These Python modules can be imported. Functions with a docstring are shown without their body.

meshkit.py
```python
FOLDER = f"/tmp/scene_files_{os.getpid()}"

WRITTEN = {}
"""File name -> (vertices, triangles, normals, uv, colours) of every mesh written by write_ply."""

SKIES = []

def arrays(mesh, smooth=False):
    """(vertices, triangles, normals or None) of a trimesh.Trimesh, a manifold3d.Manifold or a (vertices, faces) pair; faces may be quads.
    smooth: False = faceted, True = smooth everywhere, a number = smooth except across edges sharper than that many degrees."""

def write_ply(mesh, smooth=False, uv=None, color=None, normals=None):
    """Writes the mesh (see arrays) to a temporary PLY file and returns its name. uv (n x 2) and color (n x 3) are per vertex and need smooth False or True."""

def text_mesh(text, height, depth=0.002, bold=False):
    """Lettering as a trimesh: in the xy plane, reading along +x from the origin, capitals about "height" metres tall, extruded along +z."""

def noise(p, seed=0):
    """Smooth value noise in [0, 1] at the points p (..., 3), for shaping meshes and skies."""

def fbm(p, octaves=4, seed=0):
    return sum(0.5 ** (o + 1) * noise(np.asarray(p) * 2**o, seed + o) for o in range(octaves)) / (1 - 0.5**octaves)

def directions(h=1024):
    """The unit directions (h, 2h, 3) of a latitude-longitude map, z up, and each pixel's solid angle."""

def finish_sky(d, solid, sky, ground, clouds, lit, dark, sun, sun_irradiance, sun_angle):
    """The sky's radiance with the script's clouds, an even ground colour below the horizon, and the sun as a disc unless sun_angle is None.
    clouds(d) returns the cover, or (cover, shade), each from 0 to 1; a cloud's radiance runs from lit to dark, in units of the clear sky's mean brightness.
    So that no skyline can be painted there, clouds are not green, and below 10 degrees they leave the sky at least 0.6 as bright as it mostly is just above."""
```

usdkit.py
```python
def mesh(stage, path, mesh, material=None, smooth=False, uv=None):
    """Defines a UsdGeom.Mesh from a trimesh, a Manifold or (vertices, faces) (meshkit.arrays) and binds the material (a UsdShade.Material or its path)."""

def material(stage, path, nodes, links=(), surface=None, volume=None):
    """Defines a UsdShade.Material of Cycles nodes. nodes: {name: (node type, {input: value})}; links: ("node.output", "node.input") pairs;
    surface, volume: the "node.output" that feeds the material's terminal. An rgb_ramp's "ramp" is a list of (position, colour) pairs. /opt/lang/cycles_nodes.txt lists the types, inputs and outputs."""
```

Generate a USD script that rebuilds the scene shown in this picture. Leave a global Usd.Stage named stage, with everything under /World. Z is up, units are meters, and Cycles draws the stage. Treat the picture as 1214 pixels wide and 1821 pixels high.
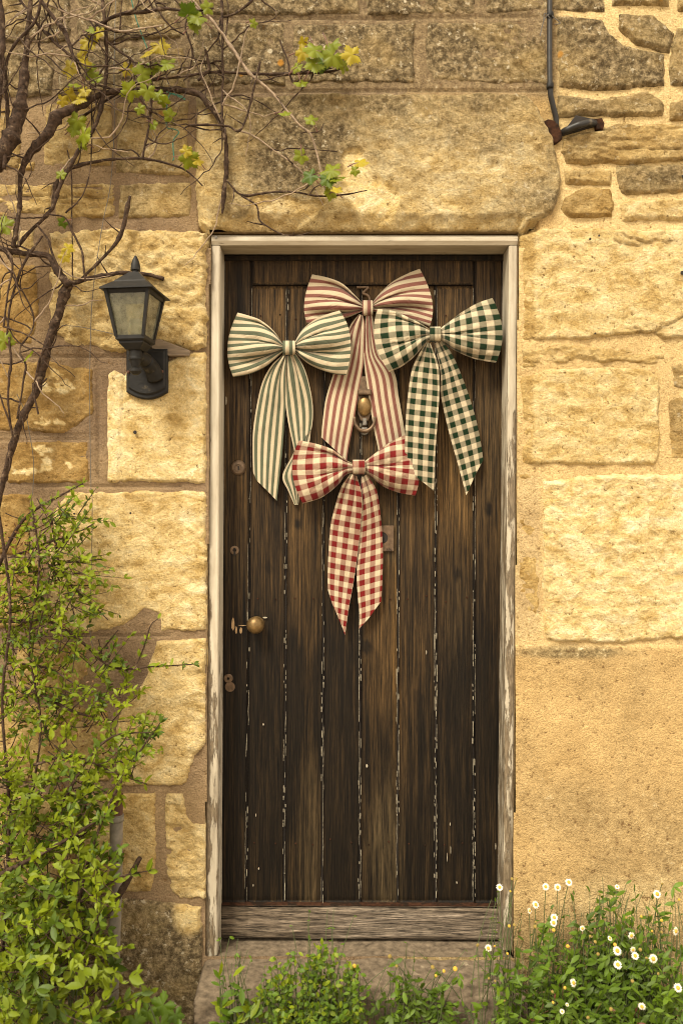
import math, random
import numpy as np, trimesh, usdkit, meshkit
from pxr import Usd, UsdGeom, UsdLux, UsdShade, Sdf, Gf, Vt

stage = Usd.Stage.CreateInMemory()
UsdGeom.SetStageUpAxis(stage, "Z")
UsdGeom.SetStageMetersPerUnit(stage, 1.0)
UsdGeom.Xform.Define(stage, "/World")
UsdGeom.Scope.Define(stage, "/World/Looks")

# ------------------------------------------------------------------ camera, sky, sun
CAM_D, CAM_Z, F = 2.30, 1.55, 1380.0          # metres to the wall, metres above the ground, focal length in photo pixels
CX, CY = 607.0, 910.0
cam = UsdGeom.Camera.Define(stage, "/World/camera")
cam.AddTranslateOp().Set(Gf.Vec3d(0, -CAM_D, CAM_Z))
cam.AddRotateXYZOp().Set(Gf.Vec3f(90, 0, 0))
cam.CreateHorizontalApertureAttr(24.0)
cam.CreateVerticalApertureAttr(36.0)
cam.CreateFocalLengthAttr(24.0 * F / 1214.0)
cam.CreateFStopAttr(1.8)
cam.CreateFocusDistanceAttr(CAM_D + 0.04)
cam.CreateClippingRangeAttr(Gf.Vec2f(0.05, 1000.0))
cam.CreateExposureAttr(2.16)

SUN_DIR = np.array([-0.42, -0.62, 0.92]); SUN_DIR = SUN_DIR / np.linalg.norm(SUN_DIR)   # towards the sun
ELEV, ROT = math.asin(SUN_DIR[2]), math.atan2(SUN_DIR[0], SUN_DIR[1])
usdkit.material(stage, "/World/Looks/sky", {
    "tc": ("texture_coordinate", {}),
    "sky": ("sky_texture", {"sky_type": "single_scattering", "sun_disc": False, "sun_elevation": ELEV, "sun_rotation": ROT, "aerosol_density": 2.0}),
    "n": ("noise_texture", {"scale": 2.2, "detail": 5.0, "roughness": 0.55}),
    "cover": ("map_range", {"from_min": 0.25, "from_max": 0.55, "to_min": 0.55, "to_max": 1.0, "clamp": True}),
    "cc": ("rgb_ramp", {"ramp": [(0.3, (7.0, 6.0, 4.8)), (0.7, (10.5, 9.15, 7.4))]}),
    "m": ("mix_color", {"use_clamp": False}),
    "bg": ("background_shader", {"strength": 0.072}),
}, [("tc.generated", "n.vector"), ("n.fac", "cover.value"), ("n.fac", "cc.fac"), ("cover.result", "m.fac"), ("sky.color", "m.a"), ("cc.color", "m.b"), ("m.result", "bg.color")], surface="bg.background")
dome = UsdLux.DomeLight.Define(stage, "/World/sky")
dome.GetPrim().SetCustomDataByKey("kind", "structure")
UsdShade.MaterialBindingAPI.Apply(dome.GetPrim()).Bind(UsdShade.Material.Get(stage, "/World/Looks/sky"))
sun = UsdLux.DistantLight.Define(stage, "/World/sun")
sun.CreateIntensityAttr(0.40)
sun.CreateAngleAttr(16.0)
sun.CreateNormalizeAttr(True)
sun.CreateColorAttr(Gf.Vec3f(1.0, 0.92, 0.76))
zc = SUN_DIR; xc = np.cross([0, 0, 1.0], zc); xc /= np.linalg.norm(xc); yc = np.cross(zc, xc)
sun.AddTransformOp().Set(Gf.Matrix4d(*xc, 0, *yc, 0, *zc, 0, 0, 0, 4, 1))

# ------------------------------------------------------------------ helpers
rng = np.random.default_rng(7)


def P(px, py, y=0.0):
    """The point at depth y (metres behind the wall face) that the photograph shows at a pixel."""
    s = (CAM_D + y) / F
    return np.stack(np.broadcast_arrays((np.asarray(px, float) - CX) * s, np.asarray(y, float), CAM_Z - (np.asarray(py, float) - CY) * s), -1)


def PX(v):
    s = F / (CAM_D + v[:, 1])
    return CX + v[:, 0] * s, CY - (v[:, 2] - CAM_Z) * s


used = {}


def free(parent, name):
    k = used.get((parent, name), -1) + 1
    used[(parent, name)] = k
    return f"{parent}/{name}" if k == 0 else f"{parent}/{name}_{k:03d}"


LOC = {}


def thing(name, label, cat, loc=(0, 0, 0), group=None):
    path = free("/World", name)
    x = UsdGeom.Xform.Define(stage, path)
    x.AddTranslateOp().Set(Gf.Vec3d(*map(float, loc)))
    p = x.GetPrim()
    if label: p.SetCustomDataByKey("label", label)
    if cat: p.SetCustomDataByKey("category", cat)
    if group: p.SetCustomDataByKey("group", group)
    LOC[path] = np.asarray(loc, float)
    return path


def root_of(path):
    return "/".join(path.split("/")[:3])


def part(parent, name, mesh, mat, smooth=False, label=None, kind=None, uv=None, tint=None):
    path = free(parent, name)
    if hasattr(mesh, "vertices"): v, f = np.array(mesh.vertices), np.array(mesh.faces)
    else: v, f = np.asarray(mesh[0], float), np.asarray(mesh[1], int)
    v = v - LOC.get(root_of(path), np.zeros(3))
    if tint is not None or uv is not None: smooth = True if smooth else False
    m = usdkit.mesh(stage, path, (v, f), "/World/Looks/" + mat, smooth=smooth, uv=uv)
    if tint is not None:
        UsdGeom.PrimvarsAPI(m).CreatePrimvar("tint", Sdf.ValueTypeNames.Float3Array, "vertex").Set(Vt.Vec3fArray.FromNumpy(np.asarray(tint, np.float32)))
    if label: m.GetPrim().SetCustomDataByKey("label", label)
    if kind: m.GetPrim().SetCustomDataByKey("kind", kind)
    return path


def top(path, **k):
    for a, b in k.items(): stage.GetPrimAtPath(path).SetCustomDataByKey(a, b)


def cat_meshes(ms):
    vs, fs, n = [], [], 0
    for v, f in [(np.asarray(m.vertices), np.asarray(m.faces)) if hasattr(m, "vertices") else m for m in ms]:
        f = np.asarray(f)
        if f.shape[1] == 4: f = np.vstack([f[:, [0, 1, 2]], f[:, [0, 2, 3]]])
        vs.append(v); fs.append(f + n); n += len(v)
    return np.vstack(vs), np.vstack(fs)


def box(c, s, r=0.0):
    """An axis box with chamfered edges (r)."""
    if r <= 0: return trimesh.creation.box(s, trimesh.transformations.translation_matrix(c))
    h = np.asarray(s, float) / 2
    pts = []
    for sx in (-1, 1):
        for sy in (-1, 1):
            for sz in (-1, 1):
                for k in range(3):
                    q = h - r; q[k] = h[k]
                    pts.append(np.array([sx, sy, sz]) * q)
    m = trimesh.convex.convex_hull(np.array(pts)); m.apply_translation(c)
    return m


def hull(pts):
    return trimesh.convex.convex_hull(np.asarray(pts, float))


def prism(poly, y0, y1, r=0.0, back=None):
    """Pixel polygon given at depth y0 pushed straight back to y1, front edges chamfered by r metres."""
    p = P(np.array(poly)[:, 0], np.array(poly)[:, 1], y0)
    if r > 0:
        c = p.mean(0)
        from shapely.geometry import Polygon
        ring = np.array(Polygon(p[:, [0, 2]]).buffer(-r, join_style=2).exterior.coords)[:-1]
        pts = [np.array([a, y0, b]) for a, b in ring] + [q + [0, r, 0] for q in p] + [q + [0, y1 - y0, 0] for q in p]
        return hull(pts)
    return hull(np.vstack([p, p + [0, y1 - y0, 0]]))


def frames(p):
    t = np.gradient(p, axis=0); t /= np.linalg.norm(t, axis=1, keepdims=True) + 1e-12
    ref = np.where(np.abs(t[:, 1:2]) < 0.9, [0, 1.0, 0], [1.0, 0, 0])
    a = np.cross(t, ref); a /= np.linalg.norm(a, axis=1, keepdims=True) + 1e-12
    return t, a, np.cross(t, a)


def tube(p, r, sides=8, caps=True, rough=0.0, seed=0):
    p = np.asarray(p, float); n = len(p); r = np.broadcast_to(np.asarray(r, float), (n,))
    t, a, b = frames(p)
    ang = np.arange(sides) * 2 * np.pi / sides
    rr = r[:, None] * np.ones(sides)
    if rough:
        q = np.stack([np.cos(ang)[None] * 2 + 0 * rr, np.sin(ang)[None] * 2 + 0 * rr, np.arange(n)[:, None] * 0.55 + 0 * rr], -1)
        rr = rr * (1 + rough * (meshkit.noise(q, seed) - 0.5) * 2)
    v = p[:, None] + rr[..., None] * (np.cos(ang)[None, :, None] * a[:, None] + np.sin(ang)[None, :, None] * b[:, None])
    i, j = np.meshgrid(np.arange(n - 1), np.arange(sides), indexing="ij")
    q = np.stack([i * sides + j, i * sides + (j + 1) % sides, (i + 1) * sides + (j + 1) % sides, (i + 1) * sides + j], -1).reshape(-1, 4)
    v = v.reshape(-1, 3); f = np.vstack([q[:, [0, 1, 2]], q[:, [0, 2, 3]]])
    if caps:
        k = len(v); v = np.vstack([v, p[:1], p[-1:]]); j = np.arange(sides)
        f = np.vstack([f, np.stack([np.full(sides, k), (j + 1) % sides, j], 1), np.stack([np.full(sides, k + 1), (n - 1) * sides + j, (n - 1) * sides + (j + 1) % sides], 1)])
    return v, f


def spline(pts, n):
    """Catmull-Rom through the points (any dimension), n samples evenly spaced along the length."""
    p = np.asarray(pts, float)
    if len(p) == 2: p = np.vstack([p[0], (p[0] + p[1]) / 2, p[1]])
    e = np.vstack([2 * p[0] - p[1], p, 2 * p[-1] - p[-2]])
    out = []
    t = np.linspace(0, 1, 16, endpoint=False)[:, None]
    for k in range(len(p) - 1):
        a, b, c, d = e[k:k + 4]
        out.append(0.5 * (2 * b + (c - a) * t + (2 * a - 5 * b + 4 * c - d) * t**2 + (3 * b - a - 3 * c + d) * t**3))
    out = np.vstack(out + [p[-1:]])
    L = np.r_[0, np.cumsum(np.linalg.norm(np.diff(out[:, :2], axis=0), axis=1))]
    if np.ndim(n): s = np.asarray(n)
    else: s = np.linspace(0, L[-1], n)
    return np.stack([np.interp(s, L, out[:, k]) for k in range(out.shape[1])], 1)


def lathe(profile, c, sides=24, axis="z"):
    """profile: (radius, height) pairs."""
    m = trimesh.creation.revolve(np.asarray(profile, float), sections=sides)
    if axis == "y": m.apply_transform(trimesh.transformations.rotation_matrix(np.pi / 2, [1, 0, 0]))
    m.apply_translation(c)
    return m


def grid_faces(nu, nv):
    i, j = np.meshgrid(np.arange(nu - 1), np.arange(nv - 1), indexing="ij")
    q = np.stack([i * nv + j, i * nv + j + 1, (i + 1) * nv + j + 1, (i + 1) * nv + j], -1).reshape(-1, 4)
    return np.vstack([q[:, [0, 1, 2]], q[:, [0, 2, 3]]])


def smooth01(x):
    x = np.clip(x, 0, 1)
    return x * x * (3 - 2 * x)


# ------------------------------------------------------------------ materials
def ramp(*s): return ("rgb_ramp", {"ramp": list(s)})


def mat(name, nodes, links, surface="p.BSDF"):
    usdkit.material(stage, "/World/Looks/" + name, nodes, links, surface=surface)


def plain(name, col, rough=0.6, metal=0.0, var=0.25, scale=40.0, bump=0.15, spec=0.5, stretch=(1, 1, 1), dirt=None, dirt_at=0.6):
    c = np.asarray(col, float)
    nodes = {"g": ("geometry", {}), "mp": ("mapping", {"scale": stretch}), "n": ("noise_texture", {"scale": scale, "detail": 5.0, "roughness": 0.6}),
             "r": ramp((0.3, c * (1 - var)), (0.7, np.minimum(c * (1 + var), 0.95))),
             "b": ("bump", {"strength": bump, "distance": 0.004}), "p": ("principled_bsdf", {"roughness": rough, "metallic": metal, "specular_ior_level": spec})}
    links = [("g.position", "mp.vector"), ("mp.vector", "n.vector"), ("n.fac", "r.fac"), ("n.fac", "b.height"), ("b.normal", "p.normal")]
    if dirt is not None:
        nodes |= {"n2": ("noise_texture", {"scale": scale * 0.35, "detail": 6.0, "roughness": 0.7}), "mr": ("map_range", {"from_min": dirt_at, "from_max": dirt_at + 0.08, "clamp": True}), "mx": ("mix_color", {"b": dirt})}
        links += [("mp.vector", "n2.vector"), ("n2.fac", "mr.value"), ("mr.result", "mx.fac"), ("r.color", "mx.a"), ("mx.result", "p.base_color")]
    else:
        links.append(("r.color", "p.base_color"))
    mat(name, nodes, links)


# stone: tint = (grey weathering, orange, pale)
mat("stone", {
    "g": ("geometry", {}), "at": ("attribute", {"attribute": "tint"}), "sp": ("separate_color", {}),
    "flat": ("mapping", {"scale": (1.0, 1.0, 1.55), "rotation": (0.0, 0.18, 0.0)}),
    "n1": ("noise_texture", {"scale": 5.0, "detail": 4.0, "roughness": 0.6}),
    "n2": ("noise_texture", {"scale": 15.0, "detail": 10.0, "roughness": 0.72, "distortion": 0.5}),
    "n3": ("noise_texture", {"scale": 150.0, "detail": 4.0, "roughness": 0.75}),
    "n4": ("noise_texture", {"scale": 58.0, "detail": 6.0, "roughness": 0.78}),
    "n5": ("noise_texture", {"scale": 52.0, "detail": 6.0, "roughness": 0.66}),
    "base": ramp((0.26, (0.15, 0.084, 0.022)), (0.40, (0.37, 0.238, 0.074)), (0.50, (0.52, 0.368, 0.142)), (0.60, (0.60, 0.44, 0.185)), (0.72, (0.70, 0.56, 0.29))),
    "pale": ramp((0.26, (0.34, 0.21, 0.060)), (0.38, (0.58, 0.41, 0.155)), (0.50, (0.70, 0.545, 0.27)), (0.62, (0.80, 0.69, 0.42)), (0.75, (0.84, 0.76, 0.53))),
    "oran": ramp((0.3, (0.11, 0.052, 0.012)), (0.5, (0.25, 0.135, 0.031)), (0.7, (0.38, 0.245, 0.08))),
    "wea": ramp((0.32, (0.026, 0.019, 0.011)), (0.42, (0.088, 0.064, 0.032)), (0.50, (0.175, 0.128, 0.064)), (0.60, (0.33, 0.25, 0.135))),
    "m1": ("mix_color", {}), "m2": ("mix_color", {}), "m3": ("mix_color", {}),
    "wf": ("math", {"math_type": "multiply_add", "value2": 1.2, "value3": -0.6}), "wg": ("math", {"math_type": "add", "use_clamp": False}), "wr": ("map_range", {"from_min": 0.15, "from_max": 0.85, "clamp": True}),
    "gr": ("map_range", {"from_min": 0.32, "from_max": 0.68, "to_min": 0.70, "to_max": 1.22}),
    "gv": ("combine_xyz", {}), "m4": ("mix_color", {"blend_type": "multiply", "fac": 1.0, "use_clamp": False}),
    # white crust of lichen, spots of orange lichen, dark pits
    "lw": ("map_range", {"from_min": 0.60, "from_max": 0.65, "clamp": True}), "lwr": ("math", {"math_type": "multiply"}), "m5": ("mix_color", {"b": (0.52, 0.45, 0.31)}),
    "vo": ("voronoi_texture", {"scale": 17.0, "randomness": 1.0}), "vos": ("separate_color", {}),
    "lo": ("map_range", {"from_min": 0.20, "from_max": 0.12, "clamp": True}), "lot": ("math", {"math_type": "greater_than", "value2": 0.93}), "lor": ("math", {"math_type": "multiply"}), "lor2": ("math", {"math_type": "multiply"}), "m6": ("mix_color", {"b": (0.50, 0.23, 0.03)}),
    "pit": ("map_range", {"from_min": 0.405, "from_max": 0.335, "clamp": True}), "m7": ("mix_color", {"b": (0.13, 0.075, 0.022)}),
    "h": ("math", {"math_type": "multiply_add", "value2": 0.55}), "h2": ("math", {"math_type": "multiply_add", "value2": 0.5}),
    "b": ("bump", {"strength": 1.0, "distance": 0.019}),
    "p": ("principled_bsdf", {"roughness": 0.92, "specular_ior_level": 0.15}),
}, [("at.vector", "sp.color"), ("g.position", "flat.vector"), ("flat.vector", "n1.vector"), ("flat.vector", "n2.vector"), ("g.position", "n3.vector"), ("g.position", "n4.vector"), ("g.position", "n5.vector"),
    ("n2.fac", "base.fac"), ("n2.fac", "pale.fac"), ("n2.fac", "oran.fac"), ("n4.fac", "wea.fac"),
    ("sp.b", "m1.fac"), ("base.color", "m1.a"), ("pale.color", "m1.b"),
    ("sp.g", "m2.fac"), ("m1.result", "m2.a"), ("oran.color", "m2.b"),
    ("n1.fac", "wf.value1"), ("wf.value", "wg.value1"), ("sp.r", "wg.value2"), ("wg.value", "wr.value"), ("wr.result", "m3.fac"), ("m2.result", "m3.a"), ("wea.color", "m3.b"),
    ("n3.fac", "gr.value"), ("gr.result", "gv.x"), ("gr.result", "gv.y"), ("gr.result", "gv.z"), ("m3.result", "m4.a"), ("gv.vector", "m4.b"),
    ("n4.fac", "pit.value"), ("pit.result", "m7.fac"), ("m4.result", "m7.a"),
    ("n5.fac", "lw.value"), ("lw.result", "lwr.value1"), ("sp.r", "lwr.value2"), ("lwr.value", "m5.fac"), ("m7.result", "m5.a"),
    ("g.position", "vo.vector"), ("vo.distance", "lo.value"), ("vo.color", "vos.color"), ("vos.r", "lot.value1"), ("lo.result", "lor.value1"), ("lot.value", "lor.value2"), ("lor.value", "lor2.value1"), ("sp.r", "lor2.value2"), ("lor2.value", "m6.fac"), ("m5.result", "m6.a"),
    ("m6.result", "p.base_color"),
    ("n3.fac", "h.value1"), ("n4.fac", "h.value3"), ("n2.fac", "h2.value1"), ("h.value", "h2.value3"), ("h2.value", "b.height"), ("b.normal", "p.normal")])

# mortar and render: tint = (pink brown, pale, grey lichen)
mat("mortar", {
    "g": ("geometry", {}), "at": ("attribute", {"attribute": "tint"}), "sp": ("separate_color", {}),
    "n2": ("noise_texture", {"scale": 9.0, "detail": 6.0, "roughness": 0.65}), "n3": ("noise_texture", {"scale": 210.0, "detail": 3.0, "roughness": 0.7}), "n4": ("noise_texture", {"scale": 60.0, "detail": 4.0, "roughness": 0.7}),
    "buff": ramp((0.3, (0.275, 0.183, 0.074)), (0.7, (0.40, 0.278, 0.122))),
    "pink": ramp((0.3, (0.10, 0.066, 0.040)), (0.7, (0.185, 0.128, 0.078))),
    "pale": ramp((0.3, (0.42, 0.31, 0.135)), (0.7, (0.62, 0.49, 0.26))),
    "grey": ramp((0.35, (0.052, 0.040, 0.020)), (0.5, (0.145, 0.108, 0.052)), (0.62, (0.26, 0.20, 0.10)), (0.72, (0.50, 0.44, 0.30))),
    "m1": ("mix_color", {}), "m2": ("mix_color", {}), "m3": ("mix_color", {}),
    "gr": ("map_range", {"from_min": 0.32, "from_max": 0.68, "to_min": 0.66, "to_max": 1.24}), "gv": ("combine_xyz", {}), "m4": ("mix_color", {"blend_type": "multiply", "fac": 1.0, "use_clamp": False}),
    "pit": ("map_range", {"from_min": 0.395, "from_max": 0.33, "to_max": 0.85, "clamp": True}), "m7": ("mix_color", {"b": (0.11, 0.062, 0.024)}),
    "h": ("math", {"math_type": "multiply_add", "value2": 0.6}), "b": ("bump", {"strength": 0.85, "distance": 0.008}),
    "p": ("principled_bsdf", {"roughness": 0.95, "specular_ior_level": 0.12}),
}, [("at.vector", "sp.color"), ("g.position", "n2.vector"), ("g.position", "n3.vector"), ("g.position", "n4.vector"),
    ("n2.fac", "buff.fac"), ("n2.fac", "pink.fac"), ("n4.fac", "pale.fac"), ("n4.fac", "grey.fac"),
    ("sp.r", "m1.fac"), ("buff.color", "m1.a"), ("pink.color", "m1.b"), ("sp.g", "m2.fac"), ("m1.result", "m2.a"), ("pale.color", "m2.b"), ("sp.b", "m3.fac"), ("m2.result", "m3.a"), ("grey.color", "m3.b"),
    ("n3.fac", "gr.value"), ("gr.result", "gv.x"), ("gr.result", "gv.y"), ("gr.result", "gv.z"), ("m3.result", "m4.a"), ("gv.vector", "m4.b"),
    ("n4.fac", "pit.value"), ("pit.result", "m7.fac"), ("m4.result", "m7.a"), ("m7.result", "p.base_color"),
    ("n3.fac", "h.value1"), ("n4.fac", "h.value3"), ("h.value", "b.height"), ("b.normal", "p.normal")])

# old door wood: tint = (blackened, golden, bleached)
def wood(name, stretch, base, black, gold, grey, bump=0.8, rough=0.62):
    mat(name, {
        "g": ("geometry", {}), "at": ("attribute", {"attribute": "tint"}), "sp": ("separate_color", {}), "mp": ("mapping", {"scale": stretch}), "mp2": ("mapping", {"scale": tuple(np.array(stretch) ** 0.85)}),
        "n1": ("noise_texture", {"scale": 12.0, "detail": 8.0, "roughness": 0.75, "distortion": 0.15}), "n2": ("noise_texture", {"scale": 34.0, "detail": 5.0, "roughness": 0.75}), "n3": ("noise_texture", {"scale": 9.0, "detail": 6.0, "roughness": 0.7}),
        "base": ramp((0.34, base[0]), (0.48, base[1]), (0.62, base[2])), "black": ramp((0.3, black[0]), (0.7, black[1])), "gold": ramp((0.3, gold[0]), (0.7, gold[1])), "grey": ramp((0.3, grey[0]), (0.55, grey[1]), (0.7, grey[2])),
        "m1": ("mix_color", {}), "m2": ("mix_color", {}), "m3": ("mix_color", {}),
        "mp3": ("mapping", {"scale": tuple(np.array(stretch) * np.where(np.array(stretch) < 1, 0.5, 1.0))}), "n4": ("noise_texture", {"scale": 22.0, "detail": 6.0, "roughness": 0.8, "distortion": 0.1}), "ck": ("map_range", {"from_min": 0.56, "from_max": 0.64, "to_max": 0.85, "clamp": True}), "m5": ("mix_color", {"b": black[0]}),
        "wf": ("math", {"math_type": "multiply_add", "value2": 1.6, "value3": -0.8}), "wg": ("math", {"math_type": "add"}), "wr": ("map_range", {"from_min": 0.0, "from_max": 1.0, "clamp": True}),
        "gr": ("map_range", {"from_min": 0.38, "from_max": 0.62, "to_min": 0.22, "to_max": 1.8}), "gv": ("combine_xyz", {}), "m4": ("mix_color", {"blend_type": "multiply", "fac": 1.0, "use_clamp": False}),
        "h": ("math", {"math_type": "multiply_add", "value2": 0.8}), "b": ("bump", {"strength": bump, "distance": 0.003}), "p": ("principled_bsdf", {"roughness": rough, "specular_ior_level": 0.14}),
    }, [("at.vector", "sp.color"), ("g.position", "mp.vector"), ("g.position", "mp2.vector"), ("mp.vector", "n1.vector"), ("mp.vector", "n2.vector"), ("mp2.vector", "n3.vector"),
        ("n1.fac", "base.fac"), ("n1.fac", "black.fac"), ("n1.fac", "gold.fac"), ("n1.fac", "grey.fac"),
        ("sp.g", "m1.fac"), ("base.color", "m1.a"), ("gold.color", "m1.b"), ("sp.b", "m2.fac"), ("m1.result", "m2.a"), ("grey.color", "m2.b"),
        ("n3.fac", "wf.value1"), ("wf.value", "wg.value1"), ("sp.r", "wg.value2"), ("wg.value", "wr.value"), ("wr.result", "m3.fac"), ("m2.result", "m3.a"), ("black.color", "m3.b"),
        ("n2.fac", "gr.value"), ("gr.result", "gv.x"), ("gr.result", "gv.y"), ("gr.result", "gv.z"), ("m3.result", "m4.a"), ("gv.vector", "m4.b"), ("g.position", "mp3.vector"), ("mp3.vector", "n4.vector"), ("n4.fac", "ck.value"), ("ck.result", "m5.fac"), ("m4.result", "m5.a"), ("m5.result", "p.base_color"),
        ("n2.fac", "h.value1"), ("n1.fac", "h.value3"), ("h.value", "b.height"), ("b.normal", "p.normal")])


wood("door_wood", (9.5, 9.5, 0.24), [(0.007, 0.004, 0.0015), (0.034, 0.0185, 0.0066), (0.086, 0.049, 0.0175)], [(0.0022, 0.0015, 0.0008), (0.0095, 0.006, 0.0028)], [(0.040, 0.021, 0.0055), (0.155, 0.085, 0.024)], [(0.032, 0.022, 0.010), (0.072, 0.050, 0.023), (0.14, 0.10, 0.05)])
wood("oak_grey", (0.5, 9.0, 9.0), [(0.022, 0.016, 0.011), (0.082, 0.062, 0.043), (0.18, 0.14, 0.10)], [(0.02, 0.014, 0.008), (0.05, 0.036, 0.02)], [(0.1, 0.06, 0.03), (0.25, 0.16, 0.07)], [(0.060, 0.047, 0.034), (0.16, 0.128, 0.095), (0.31, 0.26, 0.20)], bump=1.0, rough=0.85)

# flaking cream paint: tint.r = wear, mapped along the grain
def paint(name, stretch):
    mat(name, {
        "g": ("geometry", {}), "at": ("attribute", {"attribute": "tint"}), "sp": ("separate_color", {}), "mp": ("mapping", {"scale": stretch}),
        "n1": ("noise_texture", {"scale": 16.0, "detail": 7.0, "roughness": 0.7}), "n2": ("noise_texture", {"scale": 9.0, "detail": 8.0, "roughness": 0.7}), "n3": ("noise_texture", {"scale": 60.0, "detail": 4.0, "roughness": 0.7}),
        "pc": ramp((0.3, (0.15, 0.122, 0.082)), (0.45, (0.29, 0.248, 0.178)), (0.7, (0.40, 0.355, 0.268))), "wc": ramp((0.3, (0.045, 0.032, 0.018)), (0.5, (0.115, 0.085, 0.05)), (0.7, (0.21, 0.165, 0.105))),
        "wa": ("math", {"math_type": "add"}), "wr": ("map_range", {"from_min": 1.06, "from_max": 1.09, "clamp": True}), "m": ("mix_color", {}),
        "inv": ("math", {"math_type": "multiply_add", "value2": -1.0, "value3": 1.0}), "h": ("math", {"math_type": "multiply_add", "value2": 0.15}), "b": ("bump", {"strength": 0.8, "distance": 0.0025}), "p": ("principled_bsdf", {"roughness": 0.55, "specular_ior_level": 0.35}),
    }, [("at.vector", "sp.color"), ("g.position", "mp.vector"), ("mp.vector", "n1.vector"), ("mp.vector", "n2.vector"), ("mp.vector", "n3.vector"), ("n2.fac", "pc.fac"), ("n3.fac", "wc.fac"),
        ("n1.fac", "wa.value1"), ("sp.r", "wa.value2"), ("wa.value", "wr.value"), ("wr.result", "m.fac"), ("pc.color", "m.a"), ("wc.color", "m.b"), ("m.result", "p.base_color"),
        ("wr.result", "inv.value1"), ("n3.fac", "h.value1"), ("inv.value", "h.value3"), ("h.value", "b.height"), ("b.normal", "p.normal")])


paint("paint_upright", (4.0, 4.0, 0.5)); paint("paint_level", (0.5, 4.0, 4.0))


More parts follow.
